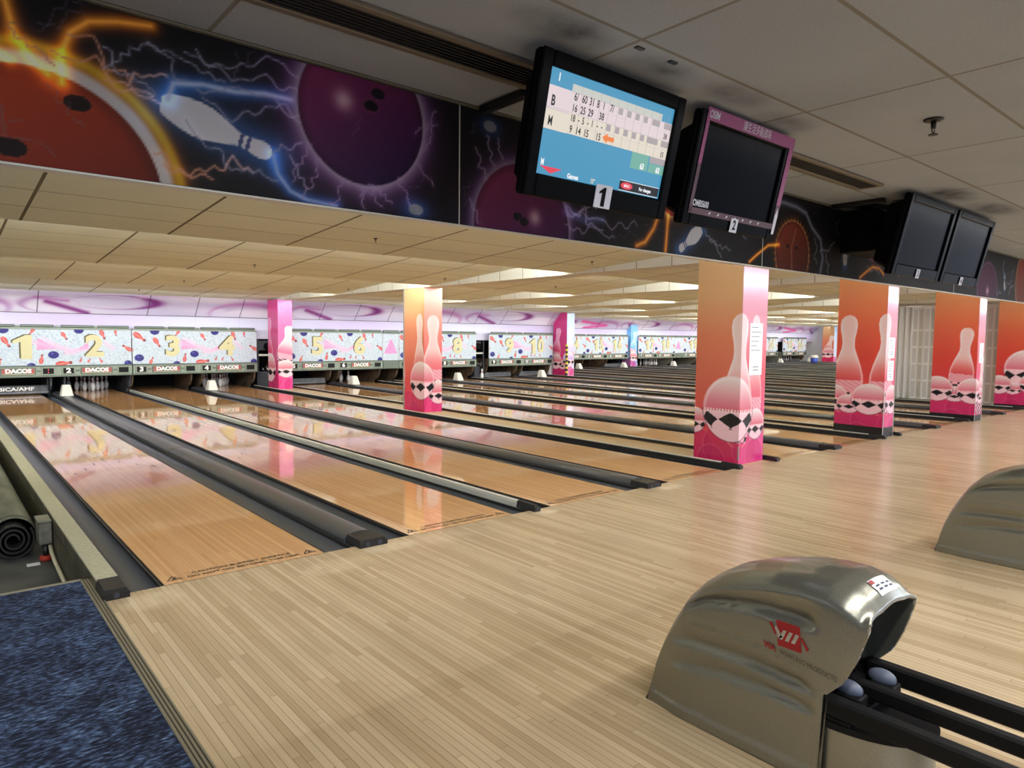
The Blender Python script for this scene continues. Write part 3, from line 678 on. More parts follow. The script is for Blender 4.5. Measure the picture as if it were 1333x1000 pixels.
# ------------------------------------------------------------------ masking units
RS = random.Random(5)
def mask_paint(U, V):
    W, H = UW, .90
    c = np.zeros(U.shape+(3,))+np.array((198,212,224.))
    n1 = nr.rand(*U.shape); bl_ = (n1+np.roll(n1,1,0)+np.roll(n1,1,1)+np.roll(n1,2,0)+np.roll(n1,2,1))/5
    c = c+((bl_-.5)*80)[..., None]*np.array((1,.8,.55))
    c = over(c, (140,165,190), (bl_ > .76)*.6)
    F = lambda px, py: ((px-62)/916*W, (580-py)/235*H)
    for tri in [((400,400),(395,480),(520,470)), ((622,482),(700,430),(700,480))]:
        (ax,ay),(bx_,by),(cx,cy) = [F(*p) for p in tri]
        def sd(x0,y0,x1,y1): return (U-x0)*(y1-y0)-(V-y0)*(x1-x0)
        a, b, d = sd(ax,ay,bx_,by), sd(bx_,by,cx,cy), sd(cx,cy,ax,ay)
        c = over(c, (226,150,200), (((a > 0)&(b > 0)&(d > 0))|((a < 0)&(b < 0)&(d < 0)))*.85)
    for p, q, w in [((430,400),(600,500),.03), ((800,430),(850,470),.05), ((380,430),(620,490),.06), ((700,470),(560,500),.05)]:
        d = seg_dist(U, V, [F(*p), F(*q)]); c = over(c, (236,190,222), np.exp(-(d/w)**2)*.6)
    for px, py, rx in [(105,537,.115),(490,512,.115),(212,350,.115),(643,350,.105),(362,582,.09),(946,572,.09)]:
        x, y = F(px, py); d = np.hypot((U-x), (V-y)*1.25)
        c = over(c, (48,44,128), np.clip((rx-d)/.012+.5, 0, 1)); c = over(c, (150,150,220), np.exp(-(np.hypot(U-x+.03, V-y-.03)/.02)**2)*.7)
    for px, py, qx, qy in [(72,362,150,420),(205,395,248,462),(385,340,355,382),(540,362,572,412),(775,345,802,408),(868,345,874,385),(972,488,912,448),(175,582,198,532),(415,570,425,508),(500,577,600,562),(645,562,655,530),(692,565,708,538),(782,568,765,536),(62,470,68,490)]:
        x, y = F(px, py); x2, y2 = F(qx, qy); Hh = math.hypot(x2-x, y2-y); an = math.atan2(x2-x, y2-y)
        m, t, s = pin_mask(U, V, x, y, Hh, an, .012, 1.25)
        c = over(c, (206,82,78), m); c = over(c, (240,190,180), m*(np.abs(s) < .3)*.5); c = over(c, (120,60,70), m*(t > .82)*.8)
    for _ in range(130):
        x, y = RS.random()*W, RS.random()*H; d = np.hypot(U-x, V-y); c = over(c, RS.choice([(200,120,150),(150,170,110),(70,80,110),(120,130,160),(210,200,150)]), np.clip((.013-d)/.008, 0, 1)*.8)
    return c
def fill_paint(U, V):
    c = np.zeros(U.shape+(3,))+np.array((200,212,224.)); n1 = nr.rand(*U.shape); c = c+((n1-.5)*50)[..., None]
    cx = .31; inside = (V > .22)&(V < .70)&(np.abs(U-cx) < .24*(1-(V-.22)/.50)+.02)
    c = over(c, (222,130,196), inside*.8); c = over(c, (245,200,232), inside*(n1 > .8)*.8); return over(c, (120,90,140), (n1 > .975)*.6)
art_mesh = None
def mask_unit(x0, n, ym, label, group, first):
    global art_mesh
    t = thing('masking_unit', (x0, ym, .46), label, 'lane sign', group)
    MB().box(x0+.012, x0+UW-.012, ym+.003, ym+.04, .76, 1.66).build('panel', M['wallwhite'], t)
    if art_mesh is None:
        a = grid_art('artwork', (x0+.015, ym, .758), (1,0,0), (0,0,1), UW-.03, .90, .0135, mask_paint, M['art'], t); art_mesh = a.data
    else:
        a = bpy.data.objects.new('artwork', art_mesh); COL.objects.link(a); a.parent = t
    for i, fx in ((0, .305), (1, .742)):
        cx = x0+UW*fx; s = str(n+i); w = 1.1 if len(s) == 1 else .85
        mb = MB(); put_num(mb, s, .74, (cx-.035, ym-.004, 1.235), (1,0,0), (0,0,1), mi=1, bold=.030, sx=w); put_num(mb, s, .74, (cx, ym-.007, 1.215), (1,0,0), (0,0,1), mi=0, bold=.030, sx=w)
        mb.build('numeral', [M['cream'], M['shadowprint']], t)
    r = MB(); r.bbox(x0+.01, x0+UW-.01, ym-.035, ym+.03, 1.662, 1.705, .008, 0)
    for a, b in ((.02,.24),(.27,.48),(.52,.74),(.76,.98)): r.bbox(x0+UW*a, x0+UW*b, ym-.06, ym+.02, 1.705, 1.775, .02, 1)
    for a in (.255,.50,.75): r.bbox(x0+UW*a-.04, x0+UW*a+.04, ym-.05, ym+.02, 1.705, 1.76, .01, 0)
    r.build('top_rail', [M['mask_green'], M['mask_green2']], t)
    ap = MB(); ap.bbox(x0+.008, x0+UW-.008, ym-.03, ym+.06, .465, .752, .012)
    ap.bbox(x0+.008, x0+UW-.008, ym-.045, ym-.028, .725, .752, .006, 1); ap.bbox(x0+.008, x0+UW-.008, ym-.045, ym-.028, .465, .50, .006, 1)
    apo = ap.build('apron', [M['mask_green'], M['mask_green2']], t)
    for i in (0, 1):
        h = x0+i*UW/2
        for cx, wd, tx in ((h+.21, .30, str(n+i)), (h+UW/2-.22, .30, None)):
            f = MB(); f.bbox(cx-wd/2, cx+wd/2, ym-.052, ym-.029, .515, .715, .012, 0); f.box(cx-wd/2+.035, cx+wd/2-.035, ym-.0535, ym-.0515, .545, .685, 1)
            fo = f.build('number_box' if tx else 'display_window', [M['mask_green'], M['pit']], apo)
            if tx:
                q = MB(); put_num(q, tx, .165, (cx, ym-.0545, .615), (1,0,0), (0,0,1), bold=.008, sx=1.25 if len(tx) == 1 else .8); q.build('lane_number', M['white'], fo)
            elif n == 1 and i == 0:
                q = MB()
                for dz in (-.03, .03): q.box(cx-.006, cx+.006, ym-.0548, ym-.0538, .615+dz-.012, .615+dz+.012)
                q.build('indicator', M['led'], fo)
        cx = h+UW*.25
        p = MB(); p.bbox(cx-.36, cx+.36, ym-.056, ym-.029, .525, .70, .01, 0); p.box(cx-.33, cx-.14, ym-.0575, ym-.0555, .565, .68, 1); p.box(cx+.14, cx+.33, ym-.0575, ym-.0555, .565, .68, 1); p.box(cx-.33, cx+.33, ym-.0575, ym-.0555, .545, .556, 2)
        po = p.build('brand_plate', [M['mask_green2'], M['plate_red'], M['cream']], apo)
        q = MB(); put_text(q, 'DACOS', .135, (cx, ym-.0585, .622), (1,0,0), (0,0,1), bold=.008, sx=1.15); q.build('brand_lettering', M['white'], po)
        c2 = MB(); c2.bbox(h+.37, h+.46, ym-.04, ym-.028, .60, .64, .005); c2.bbox(h+UW/2-.46, h+UW/2-.38, ym-.04, ym-.028, .60, .64, .005); c2.build('latch', M['mask_green2'], apo)
    return t
M['led'] = mat('red_led', (255,80,110), .4, emit=(255,60,90), estr=2.)
for x0, n in UN: mask_unit(x0, n, YM, 'masking sign panel with big cream numerals %d and %d over the lane ends' % (n, n+1), 'masking signs of the near block', n == 1)
for u, (x0, n) in enumerate(UN2): mask_unit(x0, n, YM2, 'masking sign panel over the %s lane pair of the far block' % ORD[u], 'masking signs of the far block', False)
def filler(x0, x1, ym, label):
    t = thing('filler_panel', (x0, ym, .46), label, 'lane sign')
    grid_art('artwork', (x0+.005, ym, .758), (1,0,0), (0,0,1), x1-x0-.01, .90, .0135, fill_paint, M['art'], t)
    MB().box(x0+.005, x1-.005, ym+.003, ym+.03, .75, 1.66).build('panel', M['wallwhite'], t)
    MB().bbox(x0+.004, x1-.004, ym-.06, ym+.03, 1.665, 1.775, .02).build('top_rail', M['mask_green2'], t)
    MB().bbox(x0+.004, x1-.004, ym-.03, ym+.05, .465, .752, .012).build('apron', M['mask_green2'], t)
filler(UN[2][0]+UW, UN[3][0], YM, 'narrow filler panel with a pink triangle between signs 6 and 7')
filler(UN2[2][0]+UW, UN2[3][0], YM2, 'narrow filler panel with a pink triangle far away beyond the folding door')

# ------------------------------------------------------------------ back soffit with lavender artwork, and the pit behind the masks
def soffit_paint(seed, x_off):
    def paint(U, V):
        c = np.zeros(U.shape+(3,))+np.array((196,188,214.))
        c = over(c, (226,220,234), .5+.5*np.sin(U*1.1+V*3+x_off)); c = over(c, (184,170,200), np.exp(-((V-.50-.12*np.sin(U*.7+seed))/.10)**2)*.6)
        per = 6.77
        for base in np.arange(-7.0, 54, per):
            for ex, ey, rx, ry, w, col, al, ph in [(-.35,.12,1.05,.40,.20,(176,118,176),.9,1.4),(2.95,.42,.98,.24,.17,(112,36,112),.95,.1),(1.55,.28,.62,.26,.16,(150,90,158),.55,2.6),(5.0,.30,.9,.17,.35,(176,168,200),.7,1.),(4.2,.50,.8,.2,.2,(206,170,214),.6,2.)]:
                x = (U-base-ex)/rx; y = (V-ey)/ry; d = np.sqrt(x*x+y*y); ang = np.arctan2(y, x)
                thick = w*(.35+1.0*np.clip(np.cos(ang-ph), 0, 1)**2)
                c = over(c, col, np.exp(-((d-1)/thick)**2)*al*(.5+.5*np.clip(np.cos(ang-ph), -1, 1)))
            for pts, wd, col in [([(1.45,.38),(1.75,.26),(2.35,.02)],.07,(120,40,116)), ([(1.2,.50),(1.9,.42)],.05,(180,120,180))]:
                d = seg_dist(U, V, [(a+base, b) for a, b in pts]); c = over(c, col, np.exp(-(d/wd)**2)*.9)
        if seed == 3:
            for cx, k in ((26.2, 1), (46.4, 1)):
                d = seg_dist(U, V, [(cx-1.6,.50),(cx+.4,.24),(cx-1.2,.04)]); c = over(c, (226,60,150), np.exp(-(d/.09)**2)*.85)
        c = over(c, (60,48,64), (np.abs((U+.2+.62) % 1.245-.62) < .010)*1.)
        return c
    return paint
def strip_paint(U, V):
    c = np.zeros(U.shape+(3,))+np.array((206,206,226.)); c = over(c, (192,168,208), np.clip(np.sin(U*.8)*.5+.2, 0, 1)*.8)
    return over(c, (200,196,212), (np.abs((U+.2+.62) % 1.245-.62) < .012)*.7)
def back(x0, x1, ys, yw, seed, nm):
    # sloped part: (ys, 2.60) -> (yw, 2.08); strip 2.08 -> 1.5
    L = math.hypot(yw-ys, .52); d = ((yw-ys)/L, -.52/L)
    o = grid_art('wall_back', (x0, yw, 2.08), (1,0,0), (0, -d[0], -d[1]), x1-x0, L, .02 if seed == 1 else .035, soffit_paint(seed, 0), M['art'], None, x0, 0)
    struct(o, 'sloped lavender swirl artwork above the signs, %s' % nm)
    o = grid_art('wall_back', (x0, yw+.02, 1.45), (1,0,0), (0,0,1), x1-x0, .62, .03, strip_paint, M['art'], None, x0, 0)
    struct(o, 'pale upright artwork strip over the signs, %s' % nm)
    struct(MB().box(x0, x1, yw-.004, yw+.02, 2.068, 2.082).build('trim_5', M['alumdark']), 'thin dark joint under the sloped artwork')
back(-6, 19.3, 15.82, 16.32, 1, 'near block')
back(19.3, XR, 20.02, 20.56, 3, 'far block')
struct(MB().box(-6, 19.0, YM+2.6, YM+2.7, -.3, 1.6).build('wall_pit', M['pit']), 'black back of the pin pits')
struct(MB().box(19.5, XR, YM2+2.0, YM2+2.1, -.3, 1.6).build('wall_pit', M['pit']), 'black back of the far pits')
struct(MB().box(-6, 19.0, YM+.35, YM+2.6, 1.45, 1.55).build('wall_pit', M['pit']), 'black cover over the pin pits')
struct(MB().box(19.5, XR, YM2+.3, YM2+2.0, 1.45, 1.55).build('wall_pit', M['pit']), 'black cover over the far pits')
struct(MB().box(18.70, 19.40, 16.4, 16.5, -.1, 2.7).build('wall_back', M['wallwhite']), 'white wall between the two blocks')
struct(MB().box(19.40, 19.5, 16.4, 22.3, -.1, 2.9).build('wall_middle', M['wallwhite']), 'white side wall of the far block')
struct(MB().box(XR, XR+.1, -10, 22.4, -.3, 3.1).build('wall_right', M['wallwhite']), 'far right wall')
struct(MB().box(-6.1, -6, -10, 18.8, -.42, 3.1).build('wall_left', M['wallwhite']), 'left wall')

# kickbacks beside the pins
def kick_profile(ym): return [(ym+.10,.60),(ym+.14,.40),(ym+.20,.24),(ym+.32,.13),(ym+.52,.075),(ym+.6,-.05),(ym+1.85,-.05),(ym+1.85,.75),(ym+.10,.75)]
for x0, n in UN:
    for i in (0, 1):
        lx = x0+GO+i*(LW+GP)
        for s, kx in enumerate([lx-.236, lx+LW+.196]):
            tag(MB().prism(kick_profile(YM), 'x', kx, kx+.04).build('kickback_plate', M['kick'] if (n+i) not in (1, 2) else M['kick2']), 'curved kickback plate on the %s side of the pit under sign number %d' % ('left right'.split()[s], n+i), 'kickback', 'kickback plates of the near block')
for u, (x0, n) in enumerate(UN2):
    for i in (0, 1):
        lx = x0+GO+i*(LW+GP); kx = lx+LW+.19 if (u+i) % 2 else lx-.23
        tag(MB().prism(kick_profile(YM2), 'x', kx, kx+.04).build('kickback_plate', M['kick'] if (u+i) % 3 else M['boxgrey']), 'kickback plate beside the %s lane of the far block' % ORD[2*u+i], 'kickback', 'kickback plates of the far block')

# pins
def pin_proto():
    H = .381; mb = MB(); prof = []; mats = []
    ts = [0,.02,.06,.12,.2,.3,.4,.5,.58,.64,.675,.69,.72,.735,.76,.78,.84,.9,.95,.98,.995]
    for t in ts: prof.append((max(np.interp(t, PT, PW), .008)*H, t*H))
    for a, b in zip(ts[:-1], ts[1:]): mats.append(1 if (.675 <= a < .69 or .72 <= a < .735 or .64 <= a < .675) else 0)
    mb.lathe((0,0,0), prof, 16, mats=mats); return mb.build('bowling_pin', [M['pinwhite'], M['pinred']])
PIN = pin_proto(); PIN_USED = [False]
SPOT = [('head pin',0,0),('pin second row left',-.5,1),('pin second row right',.5,1),('pin third row left',-1,2),('pin third row middle',0,2),('pin third row right',1,2),('pin back row far left',-1.5,3),('pin back row inner left',-.5,3),('pin back row inner right',.5,3),('pin back row far right',1.5,3)]
def put_pin(x, y, label, group, z=0.):
    o = PIN if not PIN_USED[0] else PIN.copy()
    if PIN_USED[0]: COL.objects.link(o)
    PIN_USED[0] = True; o.location = (x, y, z); tag(o, label, 'bowling pin', group)
def rack(lx, y, who, group, skip=()):
    for k, (nm, a, b) in enumerate(SPOT):
        if k not in skip: put_pin(lx+LW/2+a*.3048, y+b*.264, 'white %s standing on %s' % (nm, who), group)
lx2 = lambda n: [x0+GO+(n-a)*(LW+GP) for x0, a in UN if a <= n <= a+1][0]
rack(lx2(2), YM+.98, 'the lane under sign number 2', 'pins on the lane under sign 2')
rack(lx2(4), YM+.98, 'the lane under sign number 4', 'pins on the lane under sign 4')
rack(lx2(6), YM+.98, 'the lane under sign number 6', 'pins on the lane under sign 6', (2, 5, 8, 9))
for k, j in ((4, 0), (4, 1), (5, 0), (5, 1), (2, 0), (6, 1)):
    rack(UN2[k][0]+GO+j*(LW+GP), YM2+.75, 'the %s far-block lane' % ORD[2*k+j], 'pins on the %s far-block lane' % ORD[2*k+j])
rack(UN2[2][0]+GO+(LW+GP), YM2+.75, 'the sixth far-block lane', 'pins on the sixth far-block lane')
put_pin(UN[3][0]+UW+.16, YM-.15, 'lone white pin standing in the gap between signs 8 and 9', 'pins in the gap', .0065)

# sweep bar lowered on lane 1, carrying its name
t = thing('sweep_bar', (lx2(1)+LW/2, YM+.45, .02), 'dark sweep board with white lettering lowered across the lane under sign number 1', 'sweep bar')
MB().bbox(lx2(1)-.17, lx2(1)+LW+.17, YM+.42, YM+.47, .02, .24, .01).build('board', M['kick2'], t)
MB().bbox(lx2(1)-.17, lx2(1)+LW+.17, YM+.405, YM+.42, .055, .075, .004).build('lip', M['chrome'], t)
q = MB(); put_text(q, 'QUBICA/AMF', .125, (lx2(1)+LW*.42, YM+.4185, .15), (1,0,0), (0,0,1), bold=.004, sx=1.35); q.build('lettering', M['white'], t)
for s in (-.19, LW+.16): MB().bbox(lx2(1)+s, lx2(1)+s+.03, YM+.45, YM+.95, .04, .45, .008).build('sweep_arm', M['kick2'], t)
def sweep(lx, ym, z, label, grp):
    t = thing('sweep_bar', (lx+LW/2, ym+.45, z), label, 'sweep bar', grp)
    MB().bbox(lx-.15, lx+LW+.15, ym+.42, ym+.47, z, z+.18, .01).build('board', M['kick2'], t)
    MB().bbox(lx-.15, lx+LW+.15, ym+.405, ym+.42, z+.03, z+.05, .004).build('lip', M['chrome'], t)
for n in (5, 9, 10): sweep(lx2(n), YM, .02, 'grey sweep board inside the pit under sign number %d' % n, 'sweep boards of the near block')
for k in (1, 3, 6): sweep(UN2[k][0]+GO+LW+GP, YM2, .02, 'grey sweep board inside the pit of the %s far-block pair' % ORD[k], 'sweep boards of the far block')

# machinery seen in the gaps
def machine(x0, x1, ym, label):
    t = thing('pinsetter_frame', ((x0+x1)/2, ym+.5, -.06), label, 'pinsetter', 'pinsetter frames in the gaps')
    w = x1-x0
    MB().bbox(x0+.02, x0+.07, ym+.2, ym+.26, -.06, 1.45, .006).build('post', M['machine'], t); MB().bbox(x1-.07, x1-.02, ym+.2, ym+.26, -.06, 1.45, .006).build('post', M['machine'], t)
    MB().bbox(x0+.02, x1-.02, ym+.21, ym+.25, .93, .99, .006).build('crossbar', M['pale'], t)
    MB().bbox(x0+.08, x1-.08, ym+.35, ym+.7, .0, .46, .01).build('drive_box', M['machine'], t); MB().bbox(x0+.09, x1-.09, ym+.3, ym+.5, 1.1, 1.4, .01).build('upper_box', M['machine'], t)
    mb = MB(); mb.lathe((x0+w*.5, ym+.27, 1.22), [(.11,-.03),(.13,-.02),(.13,.02),(.11,.03)], 18, 0, 'y'); mb.build('pulley', M['tvmatt'], t)
    for k in range(4):
        q = MB(); q.tube([(x0+w*(.25+.16*k), ym+.26, .60+.05*(k % 2)), (x0+w*(.25+.16*k), ym+.22, .52), (x0+w*(.32+.16*k), ym+.24, .50)], .014, 8); q.build('hose', M['chrome'], t)
machine(UN[3][0]+UW+.055, UN[4][0]-.055, YM, 'dark pinsetter frame showing in the gap between signs 8 and 9')
machine(UN[1][0]+UW+.055, UN[2][0]-.055, YM, 'dark pinsetter frame showing in the gap right of sign 4')
machine(UN2[1][0]+UW+.01, UN2[2][0]-.01, YM2+.4, 'dark pinsetter frame beside the blue column')

# ------------------------------------------------------------------ columns with printed wrap
def ball_art(c, U, V, cx, cy, r, topc=(236,216,216), midc=(224,110,130), ry=None, checker=.42):
    ry = ry or r; x = (U-cx)/r; y = (V-cy)/ry; d = np.hypot(x, y); a = np.clip((1-d)*r/.012+.5, 0, 1)
    b = lerp(midc, topc, (y+.05)*1.15); b = over(b, (255,240,240), np.exp(-((d-.93)/.04)**2)*.5)
    lon = np.arcsin(np.clip(x/np.sqrt(np.maximum(1-y*y, .02)), -1, 1)); lat = np.arcsin(np.clip(y, -1, 1))
    aa = lon*1.02+.5; bb = (-.10-y)*2.05
    blk = ((np.floor(aa+bb+.5)+np.floor(aa-bb+.5)) % 2 > .5)&(y > -.62)
    low = np.where(blk[..., None], np.array((26,22,26.)), np.array((246,204,214.)))
    b = np.where((y < -.08)[..., None], low, b)
    b = over(b, (250,225,225), ((y > -.12)&(y < -.02))*(.5+.5*np.sign(np.sin(x*60))))
    c = over(c, b, a); return over(c, (70,24,44), np.exp(-((d-1)*r/.006)**2)*.6*(y < 0))
def lump_art(c, U, V, cx, cy, r, left):
    """two balls melted together, chequered underneath"""
    s = -1 if left else 1
    c = ball_art(c, U, V, cx+s*r*.75, cy-r*.28, r*.62, ry=r*.46); c = ball_art(c, U, V, cx-s*r*.2, cy, r*.85, ry=r*.75)
    return c
def pin_art(c, U, V, bx, by, H, ang=0., wide=1., hi=(240,222,222), lo=(226,92,96), al=.85):
    m, t, s = pin_mask(U, V, bx, by, H, ang, .010, wide)
    f = sstep(.25, .62, t); b = lerp(lo, hi, f)
    c = over(c, b, m*(al*(.35+.65*f)+.25*np.abs(s)**4)); c = over(c, (255,240,240), m*np.exp(-((np.abs(s)-.95)/.06)**2)*.6)
    k = (np.floor(s*2.2+.5)+np.floor(t*26)) % 2; low = (t < .34)&(t > .03)
    c = over(c, (246,205,214), m*low*.75); c = over(c, (28,22,28), m*low*(k > .5)*.9*(t < .22)); c = over(c, (214,120,140), m*low*(np.sin(t*160+s*14) > .2)*(t > .22)*.6)
    return c
def disc_art(c, U, V, cx, cy, r, rgb, al=.5):
    d = np.hypot(U-cx, V-cy); return over(over(c, rgb, np.clip((r-d)/.01+.5, 0, 1)*al), (250,150,180), np.exp(-((d-r)/.006)**2)*.35)
def column_paint(grad, items, front_grad, discs):
    def paint(S, V):
        zs = [g[0] for g in grad]
        c = np.stack([np.interp(V, zs, [g[1][k] for g in grad]) for k in range(3)], -1)
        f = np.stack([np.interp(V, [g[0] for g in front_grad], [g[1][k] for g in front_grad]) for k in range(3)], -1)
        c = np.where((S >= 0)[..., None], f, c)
        for cx, cy, r, rgb in discs: c = disc_art(c, S, V, cx, cy, r, rgb)
        for it in items:
            k = it[0]; c = {'pin': pin_art, 'ball': ball_art, 'lump': lump_art}[k](c, S, V, *it[1:-1] if isinstance(it[-1], dict) else it[1:], **(it[-1] if isinstance(it[-1], dict) else {}))
        return c
    return paint
ORANGE = [(.0,(214,52,124)),(.35,(222,60,112)),(.75,(214,58,66)),(1.3,(216,66,48)),(1.9,(222,104,66)),(2.6,(226,160,108))]
PEACH = [(.0,(226,56,110)),(.4,(226,72,84)),(1.0,(212,104,82)),(1.6,(222,128,88)),(2.1,(222,172,122)),(2.6,(226,190,142))]
PINKF = [(.0,(232,70,150)),(.6,(230,86,140)),(1.2,(226,100,110)),(1.7,(230,146,158)),(2.2,(226,172,196)),(2.6,(228,182,204))]  # south faces get paler pinks than the west faces
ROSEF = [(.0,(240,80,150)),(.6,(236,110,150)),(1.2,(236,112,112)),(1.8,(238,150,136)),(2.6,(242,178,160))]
MAG = [(.0,(214,50,128)),(.6,(206,40,110)),(1.6,(208,48,124)),(2.6,(226,74,152))]
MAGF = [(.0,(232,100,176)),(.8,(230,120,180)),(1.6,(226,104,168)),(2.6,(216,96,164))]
BLUEF = [(.0,(208,220,246)),(.9,(214,216,244)),(1.6,(190,206,240)),(2.6,(176,204,244))]
BLUEW = [(.0,(120,190,250)),(1.2,(110,180,246)),(2.6,(140,200,248))]
D1 = lambda w: [(-.62,.16,.26,(200,40,100)),(-.22,.22,.30,(190,34,90)),(.15,.2,.24,(210,40,110)),(-.40,.02,.2,(190,36,96)),(.36,.12,.2,(200,36,110))]
def column(x0, x1, y0, y1, grad, fgrad, items, label, step=.012, zt=2.70, plinth=0., corner='silver', zb=.0, stripes=False, hi_grad=None):
    t = thing('column', ((x0+x1)/2, (y0+y1)/2, zb), label, 'column', 'printed columns')
    dw, fw = y1-y0, x1-x0; P = column_paint(grad, items, fgrad, D1(dw)); e = .004
    MB().box(x0+e, x1-e, y0+e, y1-e, zb, zt).build('shaft', M['wallwhite'], t)
    z0 = zb+plinth
    for nm, o, ux, W, u0, st in [('west', (x0, y1, z0), (0,-1,0), dw, -dw, step), ('south', (x0, y0, z0), (1,0,0), fw, 0., step), ('east', (x1, y0, z0), (0,1,0), dw, 0., .03), ('north', (x1, y1, z0), (-1,0,0), fw, 0., .03)]:
        grid_art('printed_wrap', o, ux, (0,0,1), W, zt-z0, st, P, M['art_gloss'], t, u0+1e-9, z0-zb)
    if plinth: MB().box(x0-.004, x1+.004, y0-.004, y1+.004, zb, z0).build('plinth', M['black'], t)
    if corner:
        c = MB(); hgt = {'silver': .30}.get(corner, .3)
        if corner == 'silver': c.box(x0-.004, x0-.0005, y0-.004, y0+.010, zb+.06, zb+hgt*.8); c.box(x0-.004, x0+.010, y0-.004, y0-.0005, zb+.06, zb+hgt*.8); c.build('corner_guard', M['silver'], t)
        elif corner == 'edge': c.box(x0-.006, x0-.0005, y1-.05, y1+.002, zb, zt); c.build('corner_guard', M['silver'], t)
        elif corner == 'strips': c.box(x0-.006, x0+.014, y0-.006, y0-.0005, zb, zb+plinth+.6); c.box(x1-.014, x1+.006, y0-.006, y0-.0005, zb, zb+1.4); c.build('corner_guard', M['silver'], t)
        elif corner == 'stripes':
            for k in range(14): c.box(x0-.02, x0+.05, y0-.02, y0-.0005, zb+.05+k*.09, zb+.05+(k+1)*.09, k % 2)
            for k in range(14): c.box(x0-.02, x0-.0005, y0-.0005, y0+.05, zb+.05+k*.09, zb+.05+(k+1)*.09, k % 2)
            c.build('corner_guard', [M['black'], M['yellow']], t)
    return t
M['yellow'] = mat('yellow_tape', (232,205,70), .5)
def notice(x, y, z, w, h, label, lines=6):
    t = thing('paper_notice', (x, y, z), label, 'notice', 'paper notices taped to the columns')
    MB().box(x-w/2, x+w/2, y-.003, y-.001, z, z+h).build('sheet', M['paper'], t)
    q = MB(); rr = random.Random(int(x*100))
    for k in range(lines):
        zz = z+h-.05-k*(h-.08)/lines*.6; q.box(x-w*.38, x-w*.38+w*.76*rr.uniform(.5,1), y-.0036, y-.0031, zz-.006, zz)
    for k in range(2): q.box(x-w*.2, x+w*.2, y-.0036, y-.0031, z+.10-k*.04, z+.108-k*.04)
    q.build('printed_lines', M['ink'], t)
SM = dict(wide=1.0)
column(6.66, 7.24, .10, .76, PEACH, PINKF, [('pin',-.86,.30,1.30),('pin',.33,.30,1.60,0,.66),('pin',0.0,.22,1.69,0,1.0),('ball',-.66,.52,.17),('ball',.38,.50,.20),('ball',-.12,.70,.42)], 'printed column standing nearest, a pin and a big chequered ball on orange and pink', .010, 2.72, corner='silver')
notice(6.99, .10, 1.13, .30, .66, 'tall paper notice taped to the front of the nearest printed column')
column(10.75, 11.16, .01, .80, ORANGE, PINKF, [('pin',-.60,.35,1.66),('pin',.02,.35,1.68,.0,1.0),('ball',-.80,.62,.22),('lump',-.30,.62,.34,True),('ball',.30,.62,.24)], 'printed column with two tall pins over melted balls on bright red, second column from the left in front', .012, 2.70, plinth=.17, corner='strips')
notice(10.97, .01, 1.30, .24, .34, 'upper paper notice on the second front column', 4); notice(10.96, .01, .93, .24, .33, 'lower paper notice on the second front column', 4)
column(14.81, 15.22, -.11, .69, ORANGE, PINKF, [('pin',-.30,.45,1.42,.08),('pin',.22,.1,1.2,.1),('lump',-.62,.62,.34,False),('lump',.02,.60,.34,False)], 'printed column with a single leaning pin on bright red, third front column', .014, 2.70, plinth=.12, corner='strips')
notice(15.03, -.11, 1.16, .24, .40, 'paper notice on the third front column', 4)
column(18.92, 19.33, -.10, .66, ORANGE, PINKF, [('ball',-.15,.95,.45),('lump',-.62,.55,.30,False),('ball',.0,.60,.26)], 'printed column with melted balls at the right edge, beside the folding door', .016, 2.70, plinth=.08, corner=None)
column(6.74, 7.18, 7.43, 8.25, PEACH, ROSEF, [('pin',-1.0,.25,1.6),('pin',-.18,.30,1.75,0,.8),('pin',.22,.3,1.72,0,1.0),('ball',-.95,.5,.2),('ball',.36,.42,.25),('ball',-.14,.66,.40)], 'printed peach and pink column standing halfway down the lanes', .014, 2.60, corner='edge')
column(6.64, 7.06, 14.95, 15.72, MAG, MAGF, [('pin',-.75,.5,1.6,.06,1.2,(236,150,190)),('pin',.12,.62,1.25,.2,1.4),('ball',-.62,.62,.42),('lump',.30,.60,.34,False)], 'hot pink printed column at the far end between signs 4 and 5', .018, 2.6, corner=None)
column(18.78, 19.20, 15.44, 16.25, MAG, BLUEF, [('pin',-.70,.5,1.5,.15,1.1,(246,190,220)),('pin',.2,.5,1.5,0,1.2,(236,220,250),(200,170,230)),('lump',-.55,.6,.42,False),('ball',.1,.7,.32,(236,220,240),(190,160,220))], 'pink and pale blue printed column with a striped yellow and black corner right of sign 10', .018, 2.6, corner='stripes')
column(28.50, 29.06, 20.30, 20.9, BLUEW, BLUEW, [('pin',.1,.5,1.5,.2,1.2,(190,220,250),(120,180,240)),('lump',.3,.6,.36,False)], 'light blue printed column at the far end beyond the folding door', .03, 2.6, corner=None)
column(48.9, 49.3, 18.6, 19.45, PEACH, BLUEF, [('pin',-.6,.4,1.6,.3,1.2),('lump',-.5,.7,.5,True)], 'peach printed column furthest away near the far right wall', .03, 2.6, corner=None)

